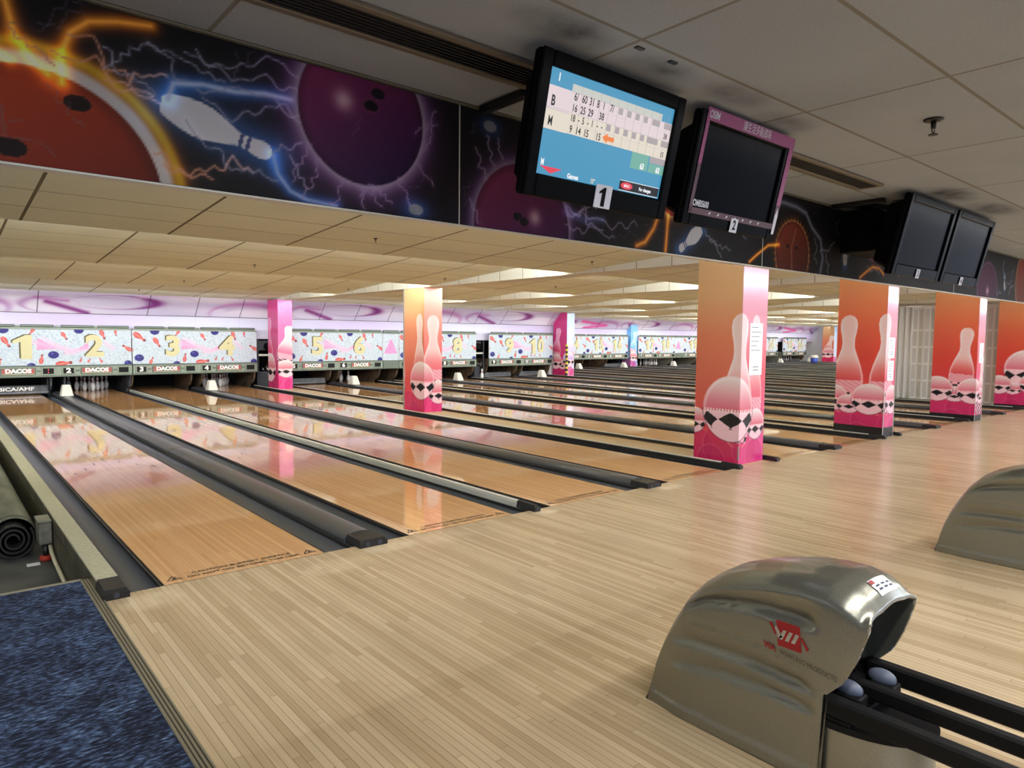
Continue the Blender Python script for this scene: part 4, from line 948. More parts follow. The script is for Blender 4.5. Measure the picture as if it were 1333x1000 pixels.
# ------------------------------------------------------------------ folding door at the end of the near block
t = tag(bpy.data.objects.new('door_1', None), 'cream accordion folding door beside the set-back lanes', 'folding door', kind='structure'); COL.objects.link(t); t.location = (19.45, 2.5, 0)
xs = 19.45; y = .75; k = 0
lf = MB()
DE = 4.2
while y < DE-.02:
    w = .145 if y < 2.75 else .075; a = .018 if y < 2.75 else .05
    xa, xb = (xs-a, xs+a) if k % 2 == 0 else (xs+a, xs-a)
    lf.add([(xa,y,.02),(xb,y+w,.02),(xb,y+w,2.52),(xa,y,2.52),(xa+.012,y,.02),(xb+.012,y+w,.02),(xb+.012,y+w,2.52),(xa+.012,y,2.52)], [(0,1,2,3)[::-1],(4,5,6,7),(0,4,7,3),(1,2,6,5),(3,7,6,2)])
    if y < 2.75:
        for z0, z1 in ((.08,.5),(.56,.95),(1.01,1.4),(1.46,1.85),(1.91,2.45)):
            m0, m1 = .18, .82; P = lambda f, z: (xa+(xb-xa)*f-.004, y+w*f, z)
            lf.add([P(m0,z0),P(m1,z0),P(m1,z1),P(m0,z1)], [(3,2,1,0)], 1)
    y += w; k += 1
lf.build('leaf', [M['door'], mat('door_panel', (206,206,204), .5)], t)
MB().box(xs-.05, xs+.05, .72, DE, 2.53, 2.60).build('track', M['silver'], t)
struct(MB().box(19.40, 19.5, .72, DE, 2.60, 3.0).build('wall_middle', M['wallwhite']), 'wall strip over the folding door')

# small things far right on the lanes
t = thing('bin', (44.0, 17.6, .07), 'blue bin with a white lid standing far away left of the furthest column', 'bin')
mb = MB(); mb.lathe((44.0,17.6,.07), [(.20,0),(.24,.34)], 20); mb.build('body', M['bluebin'], t); mb = MB(); mb.lathe((44.0,17.6,.411), [(.25,0),(.24,.08),(.18,.18)], 20); mb.build('lid', M['whitehood'], t)

# ------------------------------------------------------------------ left edge: rolled mat, junction box, conduit
t = thing('rolled_mat', (-.62, 2.3, -.30), 'grey rolled rubber mat lying along the outside of the leftmost rail', 'rolled mat')
def spiral(y0, y1):
    mb = MB(); cx, cz = -.60, -.145; N = 70
    pts = [((.035+.115*k/N)*1.0, 6.2*math.pi*k/N) for k in range(N+1)]
    inn = [(cx+r*math.cos(a)*.92, cz+r*math.sin(a)) for r, a in pts]; out = [(cx+(r+.014)*math.cos(a)*.92, cz+(r+.014)*math.sin(a)) for r, a in pts]
    n = len(inn); vs = [(x, y0, z) for x, z in inn]+[(x, y0, z) for x, z in out]+[(x, y1, z) for x, z in inn]+[(x, y1, z) for x, z in out]; fs = []
    for i in range(n-1): fs += [(i, i+1, n+i+1, n+i), (2*n+i, 3*n+i, 3*n+i+1, 2*n+i+1), (i, 2*n+i, 2*n+i+1, i+1), (n+i, n+i+1, 3*n+i+1, 3*n+i)]
    mb.add(vs, fs, 0, False); return mb
sp = spiral(2.30, 13.0); sp.build('roll', M['rubber2'] if 'rubber2' in M else mat('mat_dark', (40,40,38), .7), t)
mb = MB(); pr = []
for k in range(25):
    a = R(-20)+R(225)*k/24; pr.append((-.60+.168*math.cos(a), -.13+.172*math.sin(a)))
pr2 = [(-.60+(x+.60)*.94, -.13+(z+.13)*.94) for x, z in pr]
mb.prism(pr+pr2[::-1], 'y', 2.36, 13.0)
for i in range(len(mb.sm)): mb.sm[i] = len(mb.f[i]) == 4
mb.build('outer_sheet', M['rubber'], t)
mb = MB(); mb.prism([(-.60+(x+.60)*1.012, -.13+(z+.13)*1.012) for x, z in pr]+pr2[::-1], 'y', 2.40, 2.46); mb.build('tie_band', M['alumdark'], t)
t = thing('junction_box', (-.40, 2.3, -.16), 'grey metal junction box fixed outside the leftmost rail', 'junction box')
MB().bbox(-.445, -.356, 2.08, 2.34, -.16, .02, .006).build('body', M['boxgrey'], t); MB().bbox(-.452, -.354, 2.074, 2.346, .021, .034, .004).build('cover', M['boxgrey'], t)
mb = MB(); mb.lathe((-.40,2.12,-.30), [(.022,0),(.022,.138)], 14); mb.build('stem', M['black'], t)
mb = MB(); mb.lathe((-.40,2.12,-.298), [(.042,0),(.045,.01),(.045,.03),(.036,.04)], 18); mb.build('red_collar', M['red'], t)
mb = MB(); mb.tube([(-.374,2.06,-.17),(-.374,2.0,-.205),(-.374,1.8,-.24),(-.374,1.2,-.27),(-.374,.46,-.275)], .015, 10); tag(mb.build('conduit_pipe', M['pipe']), 'thin cream conduit pipe running from the junction box along the rail', 'pipe')
mb = MB(); mb.bbox(-.54, -.45, 2.0, 2.07, -.30, -.292, .003); tag(mb.build('plastic_scrap', M['white']), 'small white scrap on the dark floor beside the red collar', 'scrap')

# ------------------------------------------------------------------ score monitors
M['scr_blue'] = mat('screen_blue', (10,10,10), .25, emit=(66,146,184), estr=1.0)
M['scr_pink'] = mat('screen_pink', (10,10,10), .25, emit=(222,205,208), estr=1.0)
M['scr_cream'] = mat('screen_cream', (10,10,10), .25, emit=(222,212,196), estr=1.0)
M['scr_grey'] = mat('screen_grey', (10,10,10), .25, emit=(166,156,158), estr=1.0)
M['scr_head'] = mat('screen_head', (10,10,10), .25, emit=(196,198,190), estr=1.0)
M['scr_green'] = mat('screen_green', (10,10,10), .25, emit=(112,172,156), estr=1.0)
M['scr_black'] = mat('screen_black', (12,12,14), .25)
M['scr_white'] = mat('screen_white', (10,10,10), .25, emit=(240,242,245), estr=1.0)
M['scr_orange'] = mat('screen_orange', (10,10,10), .25, emit=(236,124,48), estr=1.0)
M['scr_red'] = mat('screen_red', (10,10,10), .25, emit=(226,60,80), estr=1.0)
SCR = ['scr_blue','scr_pink','scr_cream','scr_grey','scr_head','scr_green','scr_black','scr_white','scr_orange','scr_red']
def monitor(x0, x1, yt, zt, yb, zb, label, num, lit=False, pink=False, arm=True):
    w = x1-x0; up = Vector((0, yt-yb, zt-zb)); h = up.length; up.normalize(); rt = Vector((1,0,0)); n = rt.cross(up)   # n faces the bowlers (-y, downwards)
    o = Vector((x0, yb, zb)); B = lambda a, b, c=0.: o+rt*a+up*b+n*c
    t = thing('score_monitor', ((x0+x1)/2, (yt+yb)/2+.15, zt), label, 'monitor', 'score monitors under the ceiling')
    def slab(a0, a1, b0, b1, c0, c1, name, m, par=t, bev=.006, tap=0.):
        mb = MB(); mb.bbox(a0, a1, b0, b1, c0, c1, bev)
        if tap: mb.v = [((a0+a1)/2+(x-(a0+a1)/2)*(1-tap if z < (c0+c1)/2 else 1), (b0+b1)/2+(y-(b0+b1)/2)*(1-tap if z < (c0+c1)/2 else 1), z) for x, y, z in mb.v]
        mb.v = [tuple(B(*v)) for v in mb.v]; return mb.build(name, m, par)
    bz = .055; bb = .085
    slab(0, w, 0, h, -.05, -.006, 'casing', M['tvmatt'], t, .012)
    slab(.04, w-.06, .04, h-.05, -.19, -.051, 'rear_housing', M['tvmatt'], t, .02, .12)
    fr = MB()
    for a0, a1, b0, b1 in ((0,bz,0,h),(w-bz,w,0,h),(bz,w-bz,h-bz,h),(bz,w-bz,0,bb)): fr.bbox(a0, a1, b0, b1, -.0055, .012, .006)
    fr.v = [tuple(B(*v)) for v in fr.v]; fr.build('bezel', M['tvblack'], t)
    if lit:
        s0, s1, r0, r1 = bz+.002, w-bz-.002, bb+.002, h-bz-.002; sw, sh = s1-s0, r1-r0
        q = MB()
        def rect(u0, u1, v0, v1, m, lay=1): q.quad(B(s0+u0*sw, r1-v1*sh, .0004*lay-.003), B(s0+u1*sw, r1-v1*sh, .0004*lay-.003), B(s0+u1*sw, r1-v0*sh, .0004*lay-.003), B(s0+u0*sw, r1-v0*sh, .0004*lay-.003), SCR.index(m))
        def txt(s, u, v, size, m='scr_black', lay=5, al='CENTER', sx=.8, b=.0016): put_text(q, s, size*1.42*sh, B(s0+u*sw, r1-v*sh, .0004*lay-.003), rt, up, SCR.index(m), align=al, sx=sx, bold=b)
        rect(0, 1, 0, 1, 'scr_blue', 0)
        rect(.0, .165, .16, .376, 'scr_pink'); rect(.0, .165, .376, .565, 'scr_cream')
        rect(.165, 1., .165, .36, 'scr_pink'); rect(.165, 1., .36, .56, 'scr_cream')
        rect(.165, .90, .09, .165, 'scr_head')
        for k in range(1, 12): rect(.165+.0715*k, .167+.0715*k, .09, .56, 'scr_grey', 2)
        rect(0, 1, .358, .361, 'scr_grey', 2); rect(.165, 1, .163, .166, 'scr_grey', 2); rect(.0, .165, .375, .378, 'scr_grey', 2); rect(.165, 1, .262, .2635, 'scr_grey', 2); rect(.165, 1, .46, .4615, 'scr_grey', 2)
        for k in range(4): rect(.53+.0715*k, .565+.0715*k, .17, .235, 'scr_grey', 3)
        for k in range(5): rect(.455+.0715*k, .49+.0715*k, .365, .43, 'scr_grey', 3)
        rect(.82, .89, .17, .235, 'scr_grey', 3); rect(.93, 1., .17, .235, 'scr_grey', 3); rect(.93, 1., .365, .43, 'scr_grey', 3); rect(.80, .90, .365, .43, 'scr_grey', 3)
        txt('1', .065, .075, .070, 'scr_white'); txt('B', .045, .30, .095, sx=.72); txt('M', .045, .49, .095, sx=.62, b=.0006)
        for a, u in (('6/', .20), ('60', .262), ('31', .318), ('8', .366), ('1', .41), ('7/', .475)): txt(a, u, .205, .074, sx=.72, b=.0007)
        for a, u in (('16', .20), ('25', .262), ('29', .32), ('38', .405)): txt(a, u, .312, .070, sx=.78, b=.0007)
        for a, u in (('18', .198), ('-', .243), ('5', .275), ('-', .312), ('1', .345), ('-', .385), ('-', .42)): txt(a, u, .408, .066, sx=.74, b=.0007)
        for a, u in (('9', .195), ('14', .25), ('15', .31), ('15', .405)): txt(a, u, .515, .070, sx=.78, b=.0007)
        txt('38', .955, .315, .058, sx=.8, b=.0005); txt('15', .955, .515, .058, sx=.8, b=.0005)
        ar = [(-.055,0),(-.01,.04),(-.01,.018),(.05,.018),(.05,-.018),(-.01,-.018),(-.01,-.04)]
        put_poly(q, [(a*sw*.9, b*sh*1.3) for a, b in ar][::-1], B(s0+.485*sw, r1-.505*sh, .0), rt, up, SCR.index('scr_orange'))
        rect(.70, .85, .56, .735, 'scr_green'); rect(.86, 1., .635, .735, 'scr_green'); rect(.86, 1., .56, .63, 'scr_grey')
        txt('63', .80, .695, .060, 'scr_white', b=.0016); txt('63', .945, .695, .060, 'scr_white', b=.0016)
        txt('M', .035, .885, .068, 'scr_white', sx=.6, b=.0006)
        put_poly(q, [(-.08*sw, .032*sh), (0, -.030*sh), (.08*sw, .032*sh)], B(s0+.10*sw, r1-.95*sh, -.001), rt, up, SCR.index('scr_red'))
        txt('Games', .265, .965, .046, 'scr_white', sx=.9, b=.001); txt('129', .42, .965, .042, 'scr_head')
        rect(.64, .99, .885, .99, 'scr_black', 2); rect(.64, .99, .880, .886, 'scr_white', 3); rect(.64, .99, .985, .991, 'scr_white', 3)
        put_poly(q, [(.052*sw*math.cos(a*.4488), .038*sh*math.sin(a*.4488)) for a in range(14)], B(s0+.70*sw, r1-.935*sh, 0.), rt, up, SCR.index('scr_red')); txt('MENU', .70, .937, .028, 'scr_white', 8, sx=.9, b=.0004); txt('For changes', .865, .94, .036, 'scr_white', 6, sx=.85, b=.0008)
        q.build('screen', [M[k] for k in SCR], t)
    else:
        slab(bz+.001, w-bz-.001, bb+.001, h-bz-.001, -.0055, -.002, 'screen', M['screen_off'], t, .001)
    if pink:
        p = MB()
        for a0, a1, b0, b1, k in ((.03,w+.01,h-.045,h+.012,0),(.03,.055,.35*h+.1,h-.045,0),(.03,.055,.06,.35*h+.1,1),(w-.03,w+.01,.35*h,h-.045,0),(w-.03,w+.01,.06,.35*h,1),(.03,w+.01,.055,.085,1)): p.bbox(a0, a1, b0, b1, .0125, .0165, .001, k)
        p.v = [tuple(B(*v)) for v in p.v]; po = p.build('pink_surround', [M['pinkframe'], M['darkpink']], t)
        for tx_, sz, at in (('OSIM', .048, (.085, h-.018)), ('\u8b93\u751f\u6d3b\u591a\u9ede\u6ecb\u5473', .05, (w*.56, h-.018)), ('OMBS600', .042, (.115, .105))):
            q = MB(); put_text(q, tx_, sz, B(*at, .0172), rt, up, sx=.75, bold=.001 if tx_[0] == 'O' else 0.); q.build('surround_lettering', M['numplate'], po)
        for k in range(7): q = MB(); put_poly(q, [(-.01,-.006),(.004,-.004),(.010,.008),(-.004,.004)], B(.2+k*.075, .07, .0172), rt, up); q.build('printed_note', M['numplate'], po)
        q = MB(); put_poly(q, [(-.012,-.07),(.012,-.07),(.014,.03),(.006,.055),(0,.075),(-.006,.055),(-.014,.03)], B(w-.01, .10, .0174), rt, up); q.build('printed_pin', M['numplate'], po)
    nx = w*.50 if lit or not pink else w*.52
    pl = slab(nx-.05, nx+.05, .0, .095, .0125, .017, 'number_plate', M['numplate'], t, .001) if lit else slab(nx-.032, nx+.032, .0, .07, .0175, .021, 'number_plate', M['numplate'], t, .001)
    q = MB(); put_num(q, num, .10 if lit else .065, B(nx, .046 if lit else .035, .0178 if lit else .0216), rt, up, bold=.003 if lit else .002, sx=.9); q.build('plate_numeral', M['tvmatt'], pl)
    if not lit:
        pass
    # ceiling arm
    mb = MB(); cx = (x0+x1)/2; yc = (yt+yb)/2+.17; mb.tube([(cx, yc, ZC), (cx, yc, zb+.3)], .022, 10); mb.bbox(cx-.09, cx+.09, yc-.05, yc+.05, ZC-.012, ZC-.0005, .003); mb.build('ceiling_arm', M['black'], t)
    return t
monitor(.68, 1.55, -2.715, 2.655, -2.60, 2.135, 'lit score monitor with blue table of scores and plate 1', '1', lit=True)
monitor(1.70, 2.52, -2.70, 2.655, -2.585, 2.14, 'switched-off monitor framed by a pink paper surround, beside the lit one', '2', pink=True)
monitor(4.40, 5.33, -2.62, 2.66, -2.49, 2.08, 'switched-off black monitor, left one of the pair at right', '3')
monitor(5.38, 6.30, -2.62, 2.66, -2.49, 2.08, 'switched-off black monitor, right one of the pair at right', '4')
# boxes behind the monitors at the ceiling
tag(MB().bbox(4.70, 5.22, -2.24, -1.97, 2.30, 2.64, .01).build('speaker', M['tvmatt']), 'black speaker box hanging just behind the paired dark monitors', 'speaker')
MB_ = MB(); MB_.box(4.9, 5.0, -2.15, -2.05, 2.64, ZC); o = MB_.build('hanger', M['black'], bpy.data.objects['speaker'])
for xa, ya, yb, lab in ((1.0, -2.255, -1.935, 'black bracket bar on the ceiling behind the lit monitor'), (4.62, -2.345, -1.935, 'black bracket bar on the ceiling behind the paired monitors')):
    tag(MB().bbox(xa-.022, xa+.022, ya, yb, ZC-.035, ZC+.0005, .004).build('bracket_bar', M['black']), lab, 'bracket')

# ------------------------------------------------------------------ ceiling fittings over the approach
def vent(x0, x1, y0, y1, label):
    t = thing('air_vent', ((x0+x1)/2, (y0+y1)/2, ZC-.02), label, 'air vent', 'slot vents in the front ceiling')
    f = MB(); f.bbox(x0, x1, y0, y0+.035, ZC-.018, ZC-.0005, .004); f.bbox(x0, x1, y1-.035, y1, ZC-.018, ZC-.0005, .004); f.bbox(x0, x0+.03, y0+.035, y1-.035, ZC-.018, ZC-.0005, .004); f.bbox(x1-.03, x1, y0+.035, y1-.035, ZC-.018, ZC-.0005, .004); f.build('frame', M['ventframe'], t)
    MB().box(x0+.03, x1-.03, y0+.035, y1-.035, ZC-.002, ZC-.0005).build('backing', M['pit'], t)
    n = 7
    for k in range(n):
        yy = y0+.04+(y1-y0-.09)*k/(n-1); MB().box(x0+.03, x1-.03, yy, yy+.007, ZC-.015, ZC-.003).build('slat', M['louver'], t)
vent(-1.55, .97, -2.51, -2.28, 'long dark slot vent in the ceiling left of the lit monitor')
vent(2.45, 4.12, -2.54, -2.35, 'long dark slot vent in the ceiling right of the pink framed monitor')
def sprinkler(x, y, z, label, s=1.):
    t = thing('sprinkler_head', (x, y, z), label, 'sprinkler', 'sprinkler heads on the ceilings')
    mb = MB(); mb.lathe((x,y,z-.012*s), [(.045*s,.012*s+.004),(.048*s,.004*s),(.03*s,0)], 16); mb.build('rose', M['sprk'], t)
    mb = MB(); mb.lathe((x,y,z-.05*s), [(.014*s,.038*s),(.012*s,0)], 10); mb.tube([(x-.014*s,y,z-.045*s),(x-.02*s,y,z-.06*s),(x,y,z-.078*s)], .003*s, 6); mb.tube([(x+.014*s,y,z-.045*s),(x+.02*s,y,z-.06*s),(x,y,z-.078*s)], .003*s, 6); mb.build('stem', M['sprk'], t)
    mb = MB(); mb.lathe((x,y,z-.083*s), [(.024*s,0),(.024*s,.004*s)], 12); mb.build('deflector', M['sprk'], t)
sprinkler(2.79, -3.30, ZC, 'dark sprinkler head on the front ceiling, right of the monitors', .95)
def zsec(x, y, ed=EDG):
    for a, b in zip(ed[:-1], ed[1:]):
        if a <= y < b: return ZL+SL*(b-y)
SPP = [(2.75,2.26),(6.15,2.19),(11.63,2.07),(2.83,6.19),(6.35,6.13),(9.16,6.08),(11.8,5.92),(2.94,10.45),(6.48,10.27),(15.33,10.2),(3.01,14.67),(16.01,14.73)]
SPL = ['nearest step, above sign 2','nearest step, left of the nearest column','nearest step, right of the nearest column','second step, above sign 2','second step, close to the halfway column','second step, above sign 5','second step, above sign 7','third step, above sign 2','third step, behind the halfway column','third step, above sign 9','last step, above sign 2','last step, above sign 9']
for (x, y), who in zip(SPP, SPL): sprinkler(x, y, zsec(x, y), 'small dark sprinkler head on the '+who, .55)
for x, y, l in ((1.03, -2.885, 'small black clip at a ceiling tile crossing above the lit monitor'), (1.235, -2.885, 'small black clip on the ceiling bar right of the tile crossing')):
    tag(MB().bbox(x-.022, x+.022, y-.004, y+.018, ZC-.006, ZC+.0005, .002).build('ceiling_clip', M['black']), l, 'clip')

# ------------------------------------------------------------------ ball returns
PF = [(0.,.0),(0.,.056),(.012,.157),(.035,.24),(.075,.337),(.125,.43),(.185,.525),(.25,.595),(.33,.645),(.43,.685),(.56,.718),(.68,.735),(.77,.735),(.83,.720),(.875,.695),(.912,.655)]
GR = [ [(-3.039,.557),(-3.167,.612),(-3.312,.650),(-3.471,.672),(-3.587,.676)],
       [(-2.979,.462),(-3.071,.513),(-3.307,.557),(-3.476,.555),(-3.592,.561)],
       [(-2.959,.405),(-3.022,.420),(-3.173,.432),(-3.311,.430),(-3.441,.410),(-3.584,.385)],
       [(-2.896,.305),(-3.077,.324),(-3.270,.334),(-3.444,.328),(-3.571,.320)],
       [(-2.843,.185),(-3.029,.220),(-3.179,.247),(-3.362,.258),(-3.566,.250)] ]
def flute(s, z):
    y = -2.80-s; f = sstep(.10, .22, np.array(s))*(1-sstep(.68, .755, np.array(s))); f = float(f)
    if f <= 0: return 0.
    zz = [float(np.interp(-y, [-p[0] for p in g], [p[1] for p in g])) for g in GR]
    d = 0.
    for k in range(4):
        hi, lo = zz[k], zz[k+1]
        if lo <= z < hi:
            t = (hi-z)/(hi-lo); amp = (.046, .016, .034, .028)[k]
            if k == 1: t2 = max(0., (t-.86)/.14); d = amp*(t2**1.5 if t2 < .8 else .72*(1-(t2-.8)/.2))
            else: d = amp*(t**1.4 if t < .82 else .76*(1-(t-.82)/.18))
    return d*f
HW = .213
def br_profile(n):
    L = [0.]
    for a, b in zip(PF[:-1], PF[1:]): L.append(L[-1]+math.hypot(b[0]-a[0], b[1]-a[1]))
    return [(float(np.interp(L[-1]*k/(n-1), L, [p[0] for p in PF])), float(np.interp(L[-1]*k/(n-1), L, [p[1] for p in PF]))) for k in range(n)]
def zbot(s):
    return 0. if s <= .765 else float(np.interp(s, [.765, .785, .84, .88, .913], [.345, .350, .41, .50, .615]))
def br_housing(xc, y0):
    NS, NV, NT = 110, 56, 17
    prof = br_profile(NS)
    st = []
    for s, H in prof:
        st.append((s, H))
        if s > .76 and (len(st) < 2 or st[-2][0] <= .764): pass
    rows = []
    for s, H in st:
        zb = zbot(s); rz = min(.075, max(.004, (H-zb)*.45)); ry = .105
        hw = HW*(1-.10*sstep(.0, 1., np.array(1-min(s/.2, 1.))))
        hw = float(hw)*(1-.05*float(sstep(.80, .912, np.array(s))))
        ring = []
        for k in range(NV):
            z = max(zb, (H-rz)*k/(NV-1)); x = hw-flute(s, z)+(.006 if z < .050 else 0.)
            ring.append((x, z))
        for k in range(1, NT):
            a = math.pi/2*k/(NT-1); x = hw-ry*(1-math.cos(a)); z = H-rz+rz*math.sin(a)*(1.0); ring.append((x-(flute(s, min(z, .67)) if k < 5 else 0)*(1-k/5), z))
        c = hw-ry
        ring += [(c*(1-k/5), H+.012*(1-(1-k/5)**2)*min(1., H*2)) for k in range(1, 5)]
        full = [(-x, z) for x, z in ring]+[(0., H+.012*min(1., H*2))]+[(x, z) for x, z in ring[::-1]]
        rows.append([(xc+x, y0-s, z) for x, z in full])
    n = len(rows[0]); mb = MB(); vs = [p for r in rows for p in r]; fs = []
    for i in range(len(rows)-1):
        if st[i][0] <= .765 < st[i+1][0]:
            # housing side ends here: bridge only the upper part
            pass
        for k in range(n-1):
            za_, zb_ = zbot(st[i][0]), zbot(st[i+1][0])
            if zb_ > 0 and max(rows[i][k][2], rows[i][k+1][2]) <= za_+1e-6 and max(rows[i+1][k][2], rows[i+1][k+1][2]) <= zb_+1e-6: continue
            fs.append((i*n+k, (i+1)*n+k, (i+1)*n+k+1, i*n+k+1))
    mb.add(vs, fs, 0, True)
    return mb
def br_x(xc, y0, y, z):
    s = y0-y; return xc-(HW-flute(s, z))
def ball_return(xc, y0, label, full=True):
    t = thing('ball_return', (xc, y0-.4, 0), label, 'ball return', 'ball returns on the approach')
    h = br_housing(xc, y0).build('housing', M['brsilver'], t)
    so = h.modifiers.new('Solidify', 'SOLIDIFY'); so.thickness = .014; so.offset = -1
    X0 = xc-HW-.0035
    # logo and lettering laid on the side, reading left to right from the foul line end
    lg = MB(); o = Vector((0, y0-.598, .50)); ux = Vector((0,-1,0)); uy = Vector((0,.10,1))
    def onside(mb, dx=.002, flat=True):
        mb.v = [((xc-HW if flat else br_x(xc, y0, v[1], v[2]))-dx, v[1], v[2]) for v in mb.v]
    sq = MB(); put_poly(sq, [(-.045,-.047),(.045,-.047),(.045,.047),(-.045,.047)], (0, y0-.640, .510), ux, uy); onside(sq, .0020); lo = sq.build('logo_square', M['brred'], h)
    zz = MB()
    for k in range(3): put_poly(zz, [(-.040+k*.024,-.022),(-.026+k*.024,-.022),(-.006+k*.024,.016),(-.020+k*.024,.016)], (0, y0-.640, .510), ux, uy)
    put_poly(zz, [(-.054,.016),(-.046,.026),(-.024,-.012),(-.040,-.022)], (0, y0-.640, .510), ux, uy); onside(zz, .0032); zz.build('logo_zigzag', M['chrome'], lo)
    for wing in ([(-.075,.028),(-.066,.034),(-.045,-.004),(-.052,-.012)], [(.045,.006),(.052,.012),(.074,-.026),(.066,-.034)]):
        fl = MB(); put_poly(fl, wing, (0, y0-.640, .510), ux, uy); onside(fl, .0024); fl.build('logo_wing', M['brred'], lo)
    tx = MB(); ut = Vector((0,-1,-.13)); put_text(tx, 'VIA', .030, (0, y0-.545, .452), ut, uy, 1, bold=.0012, align='LEFT', sx=1.05); put_text(tx, 'BOWLING PRODUCTS', .026, (0, y0-.610, .443), ut, uy, 0, align='LEFT', sx=.80); onside(tx, .0055, False)
    tx.build('side_lettering', [mat('letter_grey', (70,68,60), .5), M['brred']], h)
    # sticker near the hood rim
    def top(x, sd, up):
        H = float(np.interp(sd, [p[0] for p in PF], [p[1] for p in PF])); return (xc+x, y0-sd, H+.012*(1-(x/.11)**2)+up)
    def patch(xa, xb, sa, sb, up, name, m, nx=6, ny=4):
        mb = MB(); vs = [top(xa+(xb-xa)*a/nx, sa+(sb-sa)*b/ny, up) for b in range(ny+1) for a in range(nx+1)]
        mb.add(vs, [(b*(nx+1)+a, (b+1)*(nx+1)+a, (b+1)*(nx+1)+a+1, b*(nx+1)+a+1) for b in range(ny) for a in range(nx)]); return mb.build(name, m, h if name == 'sticker' else sk)
    sk = patch(-.05, .085, .835, .888, .003, 'sticker', M['paper'])
    patch(-.05, -.02, .838, .852, .0042, 'sticker_logo', M['brred'], 3, 2)
    for r in range(2):
        for k in range(3): patch(-.035+k*.04, -.008+k*.04, .858+r*.013, .864+r*.013, .0042, 'sticker_print', M['ink'], 2, 1)
    # body below the rails
    bp = []
    for k in range(25):
        a = math.pi+math.pi*k/24; bp.append((xc+.195*math.cos(a), y0-.76+.30*math.sin(a)))
    b = MB(); b.prism(bp, 'z', .004, .225, smooth=False)
    for i in range(len(b.sm)): b.sm[i] = len(b.f[i]) == 4
    b.build('lower_body', M['brsilver'], t)
    bp2 = [(xc+(x-xc)*1.03, y0-.76+(y-y0+.76)*1.03) for x, y in bp]; MB().prism(bp2, 'z', .226, .25).build('lower_body_cap', M['brdark'], t)
    MB().box(xc-.185, xc+.185, y0-.754, y0-.742, .01, .33).build('back_plate', M['brdark'], t)
    MB().box(xc-.14, xc+.14, y0-.74, y0-.40, .24, .26).build('ball_deck', M['brdark'], t)
    for dx, wd, za, zb in ((-.175,.055,.27,.335),(.005,.045,.29,.345),(.185,.05,.29,.36)):
        MB().bbox(xc+dx-wd/2, xc+dx+wd/2, y0-1.95, y0-.755, za, zb, .008).build('rail', M['brdark'], t)
    MB().bbox(xc-.195, xc+.205, y0-.86, y0-.76, .2505, .269, .006).build('rail_bed', M['brdark'], t)
    for dx, dy, z in ((-.075,.80,.335),(.085,.85,.345)):
        mb = MB(); mb.ellipsoid((xc+dx, y0-dy, z), .030, .050, .030); mb.build('roller', M['roller'], t)
        mb = MB(); mb.bbox(xc+dx-.034, xc+dx+.034, y0-dy-.055, y0-dy+.03, z-.055, z-.012, .006); mb.build('roller_bracket', M['brdark'], t)
    for yy in (1.42,):
        MB().bbox(xc-.20, xc+.21, y0-yy-.03, y0-yy+.03, .23, .27, .006).build('cross_tie', M['brdark'], t)
    p = MB(); p.bbox(xc-.10, xc+.10, y0-1.93, y0-1.80, .004, .27, .015); p.build('end_post', M['brdark'], t)
    MB().bbox(xc-.17, xc+.17, y0-1.98, y0-1.75, .0005, .02, .004).build('foot_plate', M['brdark'], t)
    return t
ball_return(1.475, -2.80, 'silver ball return hood with red logo and black rails, nearest on the approach')
ball_return(4.895, -2.80, 'silver ball return hood cut off by the right edge of the picture')

# ------------------------------------------------------------------ lights
def area(name, loc, rot, sx, sy, power, col=(255,250,240)):
    l = bpy.data.lights.new(name, 'AREA'); l.shape = 'RECTANGLE'; l.size = sx; l.size_y = sy; l.energy = power; l.color = lin(col)
    o = bpy.data.objects.new(name, l); COL.objects.link(o); o.location = loc; o.rotation_euler = rot; return o
LK = 1.0
# tubes hidden behind the ceiling steps, throwing light towards the pins
for x0, x1, ed in ((-5.8, 6.5, EDG[1:4]), (7.2, 18.7, EDG[1:4]), (19.6, 49.5, [3.15, 7.10, 11.35, 15.6])):
    for e in ed:
        PW_ = 23 if e < ed[-1] else 15
        area('cove_tube', ((x0+x1)/2, e+.07, 2.74), (R(98), 0, 0), x1-x0, .05, PW_*(x1-x0)*LK, (248,249,246))
for x0, x1 in ((-5.8, 19.0), (19.5, 49.5)):  # unseen tube behind the bulkhead, added to brighten the near lanes
    area('cove_tube', ((x0+x1)/2, -1.80, 2.62), (R(76), 0, 0), x1-x0, .05, 13*(x1-x0)*LK, (246,248,255))
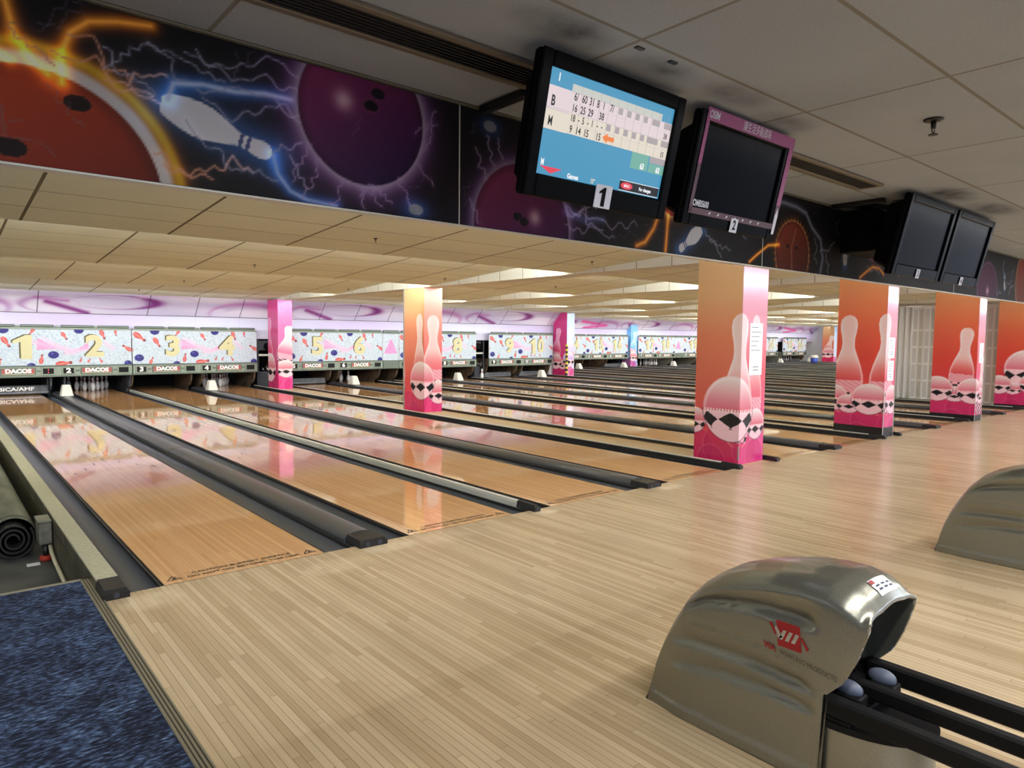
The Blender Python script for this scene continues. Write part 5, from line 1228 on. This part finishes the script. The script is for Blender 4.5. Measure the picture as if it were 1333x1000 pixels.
# tubes behind the masking signs lighting the artwork strip; the unseen wash over the signs is added fill
for x0, x1, y in ((-5.8, 18.6, YM), (22, 49.5, YM2)):
    area('sign_tube', ((x0+x1)/2, y+.10, 1.72), (R(168), 0, 0), x1-x0, .05, 0.6*(x1-x0)*LK, (240,244,255))
    area('sign_fill', ((x0+x1)/2, y-1.4, 2.55), (R(50), 0, 0), x1-x0, .08, 2.0*(x1-x0)*LK, (228,238,255))
# lobby side: unseen lamps behind the camera and along the approach, added as fill
area('lobby_fill_lamp', (4, -7.6, 2.66), (0, 0, 0), 16, .5, 420*LK, (220,232,255))
area('lobby_fill_lamp', (24, -6.5, 2.66), (0, 0, 0), 30, .5, 1100*LK, (226,236,255))
area('approach_fill_lamp', (9, -4.6, 2.66), (0, 0, 0), 22, .12, 420*LK, (250,246,240))
w = bpy.data.worlds.new('World'); SC.world = w; w.use_nodes = True
bg = w.node_tree.nodes['Background']; bg.inputs[0].default_value = (.75, .83, 1., 1); bg.inputs[1].default_value = .9

# ------------------------------------------------------------------ camera
f, yaw, pitch, roll = 901.49, .7014, -.0676, .0103
cam = bpy.data.cameras.new('camera'); co = bpy.data.objects.new('camera', cam); COL.objects.link(co)
cam.sensor_fit = 'HORIZONTAL'; cam.sensor_width = 36; cam.lens = f/1333*36; cam.clip_start = .05; cam.clip_end = 200
cy, sy, cp, sp_ = math.cos(yaw), math.sin(yaw), math.cos(pitch), math.sin(pitch)
fw = Vector((sy*cp, cy*cp, sp_)); rr = Vector((cy, -sy, 0)); uu = rr.cross(fw)
c_, s_ = math.cos(roll), math.sin(roll); r2 = rr*c_+uu*s_; u2 = -rr*s_+uu*c_
mw = Matrix((r2, u2, -fw)).transposed().to_4x4(); mw.translation = Vector((-1.0911, -4.6541, 1.5822)); co.matrix_world = mw
SC.camera = co
SC.view_settings.view_transform = 'Standard'; SC.view_settings.look = 'None'; SC.view_settings.gamma = 1; SC.view_settings.use_curve_mapping = False
SC.view_settings.exposure = 0.
